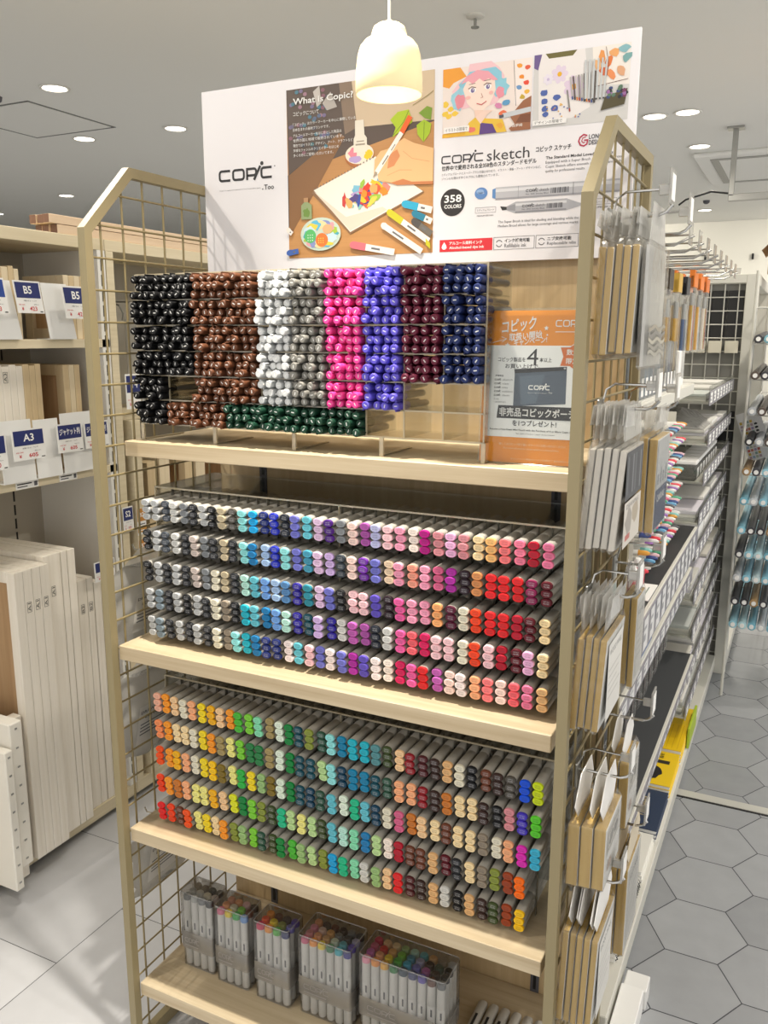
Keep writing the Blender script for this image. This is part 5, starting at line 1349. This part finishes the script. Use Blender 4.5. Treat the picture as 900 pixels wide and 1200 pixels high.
for i, (a, b, z) in enumerate(TR):
    tray(a, b, z, .28, '%s clear tray down on the far half of the white fixture' % (['topmost'] + ORD[1:])[i], None)
    zz = z + .0062
    nm = (['topmost'] + ORD[1:])[i]
    if i == 2:
        for k in range(8):
            y = a + .05 + .085 * k
            o = thing('clear_jar', 'clear lidded jar in the third tray, %s from the near end' % (ORD[k + 1] if k else 'first'), 'jar', (.84, y, zz), 'lidded jars in the third tray')
            MB().m(clear('jar_plastic', 'e8e8e6', .2, .1, .35, '9c9c98')).bbox(.805, .875, y - .036, y + .036, zz, zz + .052, .006).build('jar_body', o)
            MB().m(M_white).bbox(.806, .874, y - .034, y + .034, zz + .0522, zz + .066, .003).build('lid', o)
            MB().m(M_card).box(.8752, .8758, y - .025, y + .025, zz + .012, zz + .042).build('label_strip', o)
    elif i == 4:
        for k in range(5):
            y = a + .06 + .19 * k
            o = thing('white_box', 'white carton with red print in the fifth tray, %s from the near end' % (ORD[k + 1] if k else 'first'), 'box', (.82, y, zz), 'white cartons in the fifth tray')
            MB().m(M_white).bbox(.70, .885, y - .05, y + .10, zz, zz + (.055 if k % 2 == 0 else .075), .002).build('carton', o)
            P = MM((.70, y - .05, zz + (.055 if k % 2 == 0 else .075)), (0, 1, 0), (-1, 0, 0)); P.o = Vector((.885, y - .05, zz + (.055 if k % 2 == 0 else .075))); P.n = Vector((0, 0, 1)); P.rect(20, 20, 120, 44, C('c84858')); P.rect(20, 60, 100, 76, C('c8c4c0')); P.rect(20, 100, 120, 110, C('b04050')); P.build('printed_top', o)
    else:
        for k in range(4):
            y = a + .02 + (b - a - .04) / 4 * k
            paper_stack(.66, .885, y, y + (b - a - .04) / 4 - .015, zz, 3 + (i + k) % 3, .011 if i else .008, [M_stock[(i + k) % 5], M_stock[(i + 2 * k + 1) % 5], 'dcd8e0' if i % 2 else 'c4c8c4'], 'pad in the %s tray, %s stack from its near end' % (nm, ORD[k + 1] if k else 'first'))
# crumpled clear bag on the second tray
k_ = MB().m(M_wrap); R_ = []
for a in range(7):
    t = a / 6; h = .012 + .04 * math.sin(math.pi * t) ** .5; R_.append([(.68 + .2 * c / 7, 1.80 + .34 * t + .006 * math.sin(c * 2.3), 1.212 + h * math.sin(math.pi * c / 7) * (1 + .25 * math.sin(c * 3.1 + a))) for c in range(8)] + [(.68 + .2 * c / 7, 1.80 + .34 * t, 1.211) for c in range(7, -1, -1)])
loft(k_, R_, True, True); k_.uv = None
tag(k_.build('plastic_bag', None, True, (.78, 1.95, 1.205)), 'crumpled clear plastic bag lying in the second tray', 'plastic bag')
# hanging tools along the top
def hang_pack(x, y, z0, z1, wd, colr, label, name='hanging_tool_pack', group='tool packs hanging on the top hooks', tool='brush', xk=.90):
    o = thing(name, label, 'tool pack', (x, y, z0), group)
    b = MB().m(M_bag).bbox(x - .006, x + .006, y - wd / 2, y + wd / 2, z0, z1, .002); b.build('plastic_bag', o)
    MB().m(mat('header_' + colr[0], colr[0], .5)).box(x - .0066, x + .0066, y - wd / 2, y + wd / 2, z1 - .03, z1 + .012).build('header_card', o)
    t = MB()
    for q, c_ in enumerate(colr[1:]):
        yy = y - wd / 2 + wd * (q + .7) / (len(colr) - .6); t.m(mat('tool_' + c_, c_, .4)); t.tube([(x, yy, z0 + .008), (x, yy, z0 + (z1 - z0) * .62)], min(.0042, wd * .09), 7); t.m(M_steel).tube([(x, yy, z0 + (z1 - z0) * .62), (x, yy, z0 + (z1 - z0) * .78)], min(.0034, wd * .07), 7)
    t.build('tool', o)
    return o
SETS = [('e4e4e0', 'a89880', '7c7468', '948a7c'), ('e8e8e4', 'a8b8c0', 'c4a8a0', '98a8a0'), ('3c3226', 'b88c28', 'c49a34', '8c6420'), ('c8a040', 'd0a030', 'd8b044', 'c08c20'), ('2c2c30', '3c5c8c', '2c2c30', '4c78a8'), ('e07c28', 'd8a838', 'e8e4dc', 'c84838'), ('e88030', 'e8b048', 'f0ece4', 'b8c0c8'), ('d8742c', 'f0e8dc', 'c8a848', 'c05040'), ('d8d8d8', '6c98c0', '34343a', '5078a0'), ('c83c34', '24242a', '5c5c60', '303034'), ('f0f0ee', '9ab4cc', '28282c', '6c8cb0'), ('e4e2dc', '4a3c30', '8c7430', 'b08c30')]
WHAT = ['beige', 'pastel', 'gold-handled', 'yellow-handled', 'blue and black', 'orange-headed', 'orange-headed wide', 'deep orange-headed', 'light blue', 'red-topped black', 'pale blue', 'dark-handled']
for i in range(8):
    y = .52 + .145 * i
    for j, x in enumerate((.79, .835, .88)):
        k = i
        zt = 1.640 if i < 5 or i > 7 else 1.665
        hang_pack(x, y + .01 * j, zt - (.20 if k in (5, 6, 7) else .235), zt, .075 if k in (5, 6, 7) else .06, SETS[k], '%s tool pack on the top hook %s from the rack, %s on it' % (WHAT[k], ORD[i + 1] if i else 'nearest', ('innermost', 'middle', 'front')[j]))
    o = thing('display_hook', 'chrome hook over the white fixture, %s from the rack' % (ORD[i + 1] if i else 'nearest'), 'display hook', (.61, y, 1.665), 'chrome hooks along the fixture top')
    MB().m(M_chrome).tube([(.608, y, 1.672), (.93, y, 1.672), (.965, y, 1.688)], .0026, 7).build('prong', o, True)
    MB().m(M_chrome).tube([(.608, y + .012, 1.690), (.955, y + .012, 1.690)], .0018, 6).build('tag_arm', o, True)
    MB().m(M_tagclear).bbox(.955, .958, y - .008, y + .032, 1.672, 1.712, .0006).build('tag_holder', o)
    MB().m(M_steel).bbox(.600, .609, y - .01, y + .018, 1.655, 1.70, .001).build('bracket', o)
# clear packs and white box on the top shelf
for i in range(11):
    y = .50 + .048 * i
    o = thing('clear_tool_case', 'clear upright tool case on the top shelf, %s from the rack' % (ORD[i + 1] if i else 'nearest'), 'case', (.87, y, 1.388), 'clear upright cases on the top shelf')
    MB().m(clear('tool_case', 'eef2f6', .25, .08, .22, 'd4dce4')).bbox(.855, .885, y - .019, y + .019, 1.3882, 1.50, .003).build('case', o)
    c_ = ['c8d4e0', 'd8e4ec', 'a8c4d0', '88b8b8', 'd06070', 'd8e0e8', 'c0ccd8', '70a8a8', 'c84860', 'e0e4ec', 'b8c8d4'][i]
    MB().m(mat('insert_' + c_, c_, .5)).bbox(.866, .874, y - .008, y + .008, 1.391, 1.488, .001).build('insert', o)
    MB().m(M_card).box(.8852, .8858, y - .012, y + .012, 1.395, 1.43).build('label_strip', o)
tag(MB().m(M_white).bbox(.82, .885, 1.06, 1.15, 1.3882, 1.475, .002).build('white_box', None, loc=(.85, 1.1, 1.388)), 'plain white upright carton at the far end of the top shelf', 'box')
# pens in a slanted rack above the black deck
PC = ['e84050', '6ca8d0', '58b088', 'e0a040', 'a070b8', 'e8e6e2', '3c4c88', 'd87090', '88c8c0', 'e8e6e2', '5c5c62', 'e8c0c8', 'f0efe9', 'e8e6e2']
pr = thing('pen_rack', 'white stepped rack of slim pens above the black deck', 'pen rack', (.78, 1.18, .93))
p_ = MB().m(M_gond)
for r in range(8): p_.box(.64, .842, .90, 1.50, .940 + .044 * r, .943 + .044 * r)
p_.box(.64, .83, .897, .900, .923, 1.29); p_.box(.64, .83, 1.50, 1.503, .923, 1.29); p_.build('rack_tier', pr)
pen1 = None
for r in range(8):
    for k in range(17):
        y = .915 + .034 * k; z = .9498 + .044 * r; c_ = PC[(k * 5 + r * 3) % 14]
        if pen1 is None:
            pen1 = MB().m(mat('slim_pen_white', 'ecebe6', .4)).tube([(-.13, 0, 0), (.004, 0, 0)], .0062, 8).build('slim_pen', None, True); LOC['slim_pen'] = Vector((0, 0, 0))
            t = MB().m(bpy.data.materials.new('slim_cap')).tube([(.004, 0, 0), (.024, 0, 0), (.032, 0, 0)], [.0066, .0062, .003], 8).build('slim_cap', pen1, True)
            m = bpy.data.materials['slim_cap']; m.use_nodes = True; oi = m.node_tree.nodes.new('ShaderNodeObjectInfo'); m.node_tree.links.new(oi.outputs['Color'], m.node_tree.nodes['Principled BSDF'].inputs['Base Color']); m.node_tree.nodes['Principled BSDF'].inputs['Roughness'].default_value = .4
            o = pen1
        else: o = copy_tree(pen1, (0, 0, 0))
        o.location = (.835, y + rnd.uniform(-.004, .004), z + .0002)
        for ch in o.children: ch.color = lin(c_)
        tag(o, 'slim white pen in the stepped rack, %s from the near end, %s tier from below' % (ORD[k + 1] if k else 'first', ORD[r + 1] if r else 'lowest'), 'pen', 'slim pens in the stepped rack')
# bundle of bright bottles at the near end of the black deck
for i, (x, y, c_, n_) in enumerate(((.872, .66, 'c02030', 'red'), (.862, .70, '6c3c98', 'purple'), (.842, .64, '24884c', 'green'), (.835, .69, '2c5cb0', 'blue'), (.868, .745, 'b01c34', 'dark red'), (.84, .735, 'e06048', 'orange'), (.85, .60, '38a0a8', 'teal'))):
    o = thing('paint_tube', '%s paint tube standing in the cluster on the black deck' % n_, 'paint tube', (x, y, .922), 'bright paint tubes on the black deck')
    MB().m(mat('paint_' + c_, c_, .35)).lathe((x, y, .922), [(.012, 0), (.015, .012), (.016, .07), (.010, .082)], 14, True, True).build('tube', o, True)
    MB().m(M_white).lathe((x, y, 1.004), [(.009, 0), (.009, .016), (.006, .02)], 12, False, True).build('lid', o, True)
    MB().m(M_card).lathe((x, y, .945), [(.0166, 0), (.0168, .022)], 14).build('label_band', o, True)
o = thing('price_sheet', 'white sheet with green marks lying on the near end of the black deck', 'sheet', (.85, .80, .922))
MB().m(M_white).box(.80, .893, .76, .90, .9222, .9235).build('sheet', o)
P = MM((.893, .76, .9236), (0, 1, 0), (-1, 0, 0)); P.n = Vector((0, 0, 1)); P.text('SALE', 20, 50, 70, 66, C('58886c'), True)
for k in range(4): P.rect(16, 14 + 8 * k, 110 - 14 * k, 17 + 8 * k, C('8c9c94'))
P.build('lettering', o)
o = thing('swatch_card', 'cream swatch card lying on the black deck near its middle', 'card', (.85, 1.15, .922)); MB().m(C('e2dcb4')).box(.80, .83, 1.02, 1.28, .9222, .9240).build('card', o)
P = MM((.83, 1.02, .9241), (0, 1, 0), (-1, 0, 0)); P.n = Vector((0, 0, 1))
for k in range(7): P.blob(20 + 34 * k, 15, 11, 8, C(['8c9c68', 'b0a078', '9cb090'][k % 3]), k)
P.build('swatches', o)
# blue book under the black deck and goods on the dark deck
paper_stack(.76, .888, .74, .90, .7903, 1, .012, ['2c5c98'], 'blue pad on the thin shelf under the black deck')
deck(.46, 1.63, .790, .895, mat('shelf_white', 'dcdad4', .5), 'mid', .045)
for i in range(6):
    paper_stack(.70, .885, 1.0 + .105 * i, 1.09 + .105 * i, .7903, 2, .012, ['d8d4c8', 'c8ccc8'], 'flat pad on the thin shelf, %s from the blue pad' % (ORD[i + 1] if i else 'first'))
for i in range(11):
    y = .50 + .085 * i
    for j, x in enumerate((.80, .86)):
        hang_pack(x, y, .595, .725, .056, ('1c1c1e', '2a2628', '5c4c48', '1e1e20'), 'small black brush pack under the white shelf, %s from the rack, %s' % (ORD[i + 1] if i else 'nearest', ('inner one', 'front one')[j]), 'hanging_brush_pack', 'black packs hanging below the white shelf')
    o = thing('display_hook', 'short chrome hook holding black packs, %s from the rack' % (ORD[i + 1] if i else 'nearest'), 'display hook', (.61, y, .735), 'short hooks below the white shelf')
    MB().m(M_chrome).tube([(.606, y, .7315), (.89, y, .7315)], .002, 6).build('prong', o, True)
# sketch books on the base deck
def book(x0, x1, y0, y1, z, t, colr, label, fn=None, name='sketchbook', rot=0):
    o = thing(name, label, 'sketchbook', ((x0 + x1) / 2, (y0 + y1) / 2, z), 'sketchbooks on the bottom deck')
    MB().m(mat('book_' + colr, colr, .4)).bbox(x0, x1, y0, y1, z + t - .002, z + t, .0006).build('cover', o)
    MB().m(M_white).box(x0 + .002, x1 - .002, y0 + .002, y1 - .002, z, z + t - .002).build('pages', o)
    if fn:
        P = MM((x1, y0, z + t), (0, 1, 0), (-1, 0, 0)); P.n = Vector((0, 0, 1)); fn(P, (y1 - y0) * 1000, (x1 - x0) * 1000); P.build('lettering', o)
    return o
def f_lines(P, W, H):
    for k in range(7): P.rect(W * .05, H * (.1 + .12 * k), W * .95, H * (.11 + .12 * k), C('d8ac14'))
def f_dark(P, W, H): P.blob(W * .36, H * .42, W * .2, H * .2, M_ink, 4); P.up(); P.rect(W * .62, H * .15, W * .72, H * .8, C('2c2820')); P.text('SKETCH', W * .78, H * .3, W * .93, H * .65, C('5c4c18'), True)
def f_wat(P, W, H): P.text('WATSON', W * .28, H * .30, W * .78, H * .62, C('c8b488'), True); P.text('watercolor pad', W * .3, H * .70, W * .75, H * .78, M_white)
for q in range(3): book(.765, .902, 1.905, 2.06, .0852 + .013 * q, .0126, 'e8c41c', '%s plain yellow sketchbook in the farthest yellow pile' % ('lowest', 'middle', 'top')[q])
for q in range(4): book(.755, .904, 1.66, 1.88, .0852 + .013 * q, .0126, 'ecc414', '%s book of the wide ribbed yellow pile' % ('lowest', 'second', 'third', 'top')[q], f_lines if q == 3 else None)
for q in range(4): book(.75, .903, 1.41, 1.645, .0852 + .012 * q, .0116, 'eec81c', '%s yellow book with dark figure pile, nearest yellow' % ('lowest', 'second', 'third', 'top')[q], f_dark if q == 3 else None)
for q in range(3): book(.745, .902, 1.16, 1.395, .0852 + .012 * q, .0116, '2c3a54', '%s navy watercolour pad beside the yellow books' % ('lowest', 'middle', 'top')[q], f_wat if q == 2 else None)
for q in range(3): book(.745, .90 - .002 * q, .95, 1.145, .0852 + .011 * q, .0106, 'e4e2da', '%s white pad next to the navy ones' % ('lowest', 'middle', 'top')[q])
for q in range(2):
    o = book(.735, .895, .62, .935, .0852 + .013 * q, .0126, 'd8d6d0', '%s ring-bound white pad nearest the rack on the deck' % ('lower', 'upper')[q])
    s = MB().m(M_ink)
    for k in range(26): s.tube([(.893, .63 + .0118 * k, .0852 + .013 * q + .001), (.8985, .63 + .0118 * k, .0852 + .013 * q + .006), (.893, .63 + .0118 * k, .0852 + .013 * q + .0135)], .0012, 5)
    s.build('ring_binding', o)
tag(MB().m(C('b4cc2c')).bbox(.906, .914, 1.80, 2.02, .0855, .16, .001).build('lime_packet', None, loc=(.91, 1.9, .0855)), 'lime green packet standing at the front edge past the yellow books', 'packet')
o = thing('white_carton', 'white carton with small green mark standing on the floor by the rack', 'box', (.945, .52, 0))
MB().m(M_white).bbox(.915, .965, .45, .60, 0, .060, .002).build('carton', o); MB().m(C('4c9c78')).box(.938, .952, .4495, .4498, .035, .050).build('green_mark', o); MB().m(M_card).bbox(.918, .970, .605, .66, 0, .050, .002).build('folded_card', o)

# ------------------------------------------------------------------ wire end panel and the rack of tubes beyond it
EP = thing('end_panel_fixture', 'tall cream framed wire panel with black stock behind its mesh', 'display fixture', (.78, 2.84, 0))
f = MB().m(M_gond)
f.bbox(.905, .955, 2.80, 2.86, 0, 1.765, .002); f.bbox(.585, .635, 2.80, 2.86, 0, 1.765, .002); f.bbox(.635, .905, 2.80, 2.86, 1.728, 1.765, .002); f.bbox(.635, .905, 2.80, 2.86, 0, .06, .002); f.bbox(.905, .955, 2.86, 3.75, 1.72, 1.765, .002); f.bbox(.905, .955, 3.70, 3.75, 0, 1.72, .002); f.bbox(.905, .955, 2.86, 3.70, .02, .08, .002); f.build('frame', EP)
w = MB().m(M_whitemetal)
for k in range(5): x = .655 + .056 * k; w.tube([(x, 2.825, .06), (x, 2.825, 1.728)], .0026, 6)
for k in range(30): w.tube([(.635, 2.829, .09 + .0565 * k), (.905, 2.829, .09 + .0565 * k)], .0026, 6)
w.build('wire_grid', EP)
MB().m(mat('grey_backing', '8e8d88', .7)).box(.635, .905, 2.845, 2.852, .06, 1.728).build('backing_sheet', EP)
for x in (.70, .84): MB().m(M_tagclear).bbox(x, x + .04, 2.82, 2.823, 1.765, 1.79, .0005).build('sign_clip', EP)
for i in range(4):
    x = .640 + .066 * i
    tag(MB().m(M_black).bbox(x, x + .062, 2.836, 2.844, 1.50, 1.70, .001).build('black_pouch', None, loc=(x, 2.84, 1.5)), 'black pouch behind the wire end panel, %s from left in the upper row' % (ORD[i + 1] if i else 'first'), 'pouch', 'black pouches behind the wire')
    tag(MB().m(M_black).bbox(x, x + .062, 2.836, 2.844, 1.06, 1.19, .001).build('black_pouch', None, loc=(x, 2.84, 1.06)), 'black pouch behind the wire end panel, %s from left in the lower row' % (ORD[i + 1] if i else 'first'), 'pouch', 'black pouches behind the wire')
    tag(MB().m(mat('cream_box', 'dcd6c4', .6)).bbox(x + .004, x + .056, 2.788, 2.799 + .02, 1.44, 1.49, .001).build('cream_packet', None, loc=(x, 2.79, 1.44)), 'small cream packet on the wire end panel, %s from left' % (ORD[i + 1] if i else 'first'), 'packet', 'cream packets across the wire panel')
o = thing('colour_chart', 'tilted colour chart sheet clipped to the cream wire panel post', 'chart', (.96, 2.72, 1.02))
Mt = Matrix.Translation((.915, 2.70, 1.07)) @ Matrix.Rotation(math.radians(-22), 4, 'Y')
Mt = Matrix.Translation((.912, 2.72, 1.184)) @ Matrix.Rotation(math.radians(-20), 4, 'Y')
MB().m(M_white).box(0, .095, 0, .0015, -.205, 0, Mt).build('sheet', o)
P = MM(Mt @ Vector((0, -.0002, -.205)), Mt.to_3x3() @ Vector((1, 0, 0)), Mt.to_3x3() @ Vector((0, 0, 1)))
for r in range(11):
    for c_ in range(4): P.rect(6 + 13 * c_, 8 + 15 * r, 16 + 13 * c_, 19 + 15 * r, C(['c8b0b8', '98b8b0', 'd88870', 'a8c0d8', 'e0c050', 'b8a8c8', 'c8d0b8', 'e8e4e0', 'd06858'][(r * 4 + c_ * 3) % 9]))
    if 2 < r < 10: P.blob(66, 14 + 15 * r, 7, 5, M_ink, r)
P.build('swatches', o)
wr = thing('wire_rack', 'deep wire rack of blue tubes at the right picture edge', 'wire rack', (1.05, 3.2, 0))
w = MB().m(M_whitemetal)
for z in (.32, .42, .52, .62, .72, .84, .96, 1.08, 1.20, 1.34, 1.48, 1.62):
    for x in (.965, 1.18): w.tube([(x, 2.55, z), (x, 3.7, z + .03)], .003, 6)
    for k in range(6): y = 2.55 + .23 * k; w.tube([(.965, y, z + .026 * k / 5), (1.18, y, z + .026 * k / 5)], .0025, 6)
w.build('wire_shelf', wr)
for x in (.962, 1.178):
    for y in (2.55, 3.7): MB().m(M_gond).tube([(x, y, 0), (x, y, 1.76)], .006, 8).build('post', wr, True)
TC = ['9cd0e0', '88c4d8', 'b8dce4', '3c3c42', '7cb8cc', '303036', 'c8ccd0', 'a8885c', '90c8dc', '44444a', 'c4d8dc']
n = 0
for r, z in enumerate((.32, .42, .52, .62, .72, .84, .96, 1.08, 1.20, 1.34, 1.48)):
    for k in range(6):
        x = .986 + .0358 * k; c_ = TC[(r * 3 + k * 2) % 11] if r < 7 else ['3c3c42', '84b8c8', '2c2c30', 'b8bcc0', '5c5048'][(k + r) % 5]
        t = MB().m(mat('roll_' + c_, c_, .4)).tube([(x, 2.50, z + .020), (x, 3.1, z + .036)], .0168, 10)
        o = t.build('paper_roll', None, True, (x, 2.5, z))
        e = MB().m(M_white).tube([(x, 2.492, z + .0198), (x, 2.50, z + .020)], .009, 10); e.build('end_plug', o, True)
        tag(o, 'roll lying on the wire rack, %s across, on the %s shelf up' % (ORD[k + 1] if k else 'first', ORD[r + 1] if r else 'lowest'), 'roll', 'paper rolls on the wire rack')
o = thing('cardboard_box', 'brown cardboard box on top of the wire rack at the right edge', 'box', (1.12, 3.15, 1.77))
MB().m(mat('corrugated', 'b8966a', .7)).bbox(.975, 1.28, 2.95, 3.35, 1.77, 1.90, .003).build('carton', o); k = MB().m(mat('corrugated', 'b8966a')); k.face([(.975, 2.95, 1.9), (1.28, 2.95, 1.9), (1.28, 2.90, 1.935), (.985, 2.90, 1.935)]); k.face([(.975, 2.95, 1.9), (.975, 3.35, 1.9), (.945, 3.35, 1.87), (.945, 2.95, 1.87)]); k.build('flap', o)
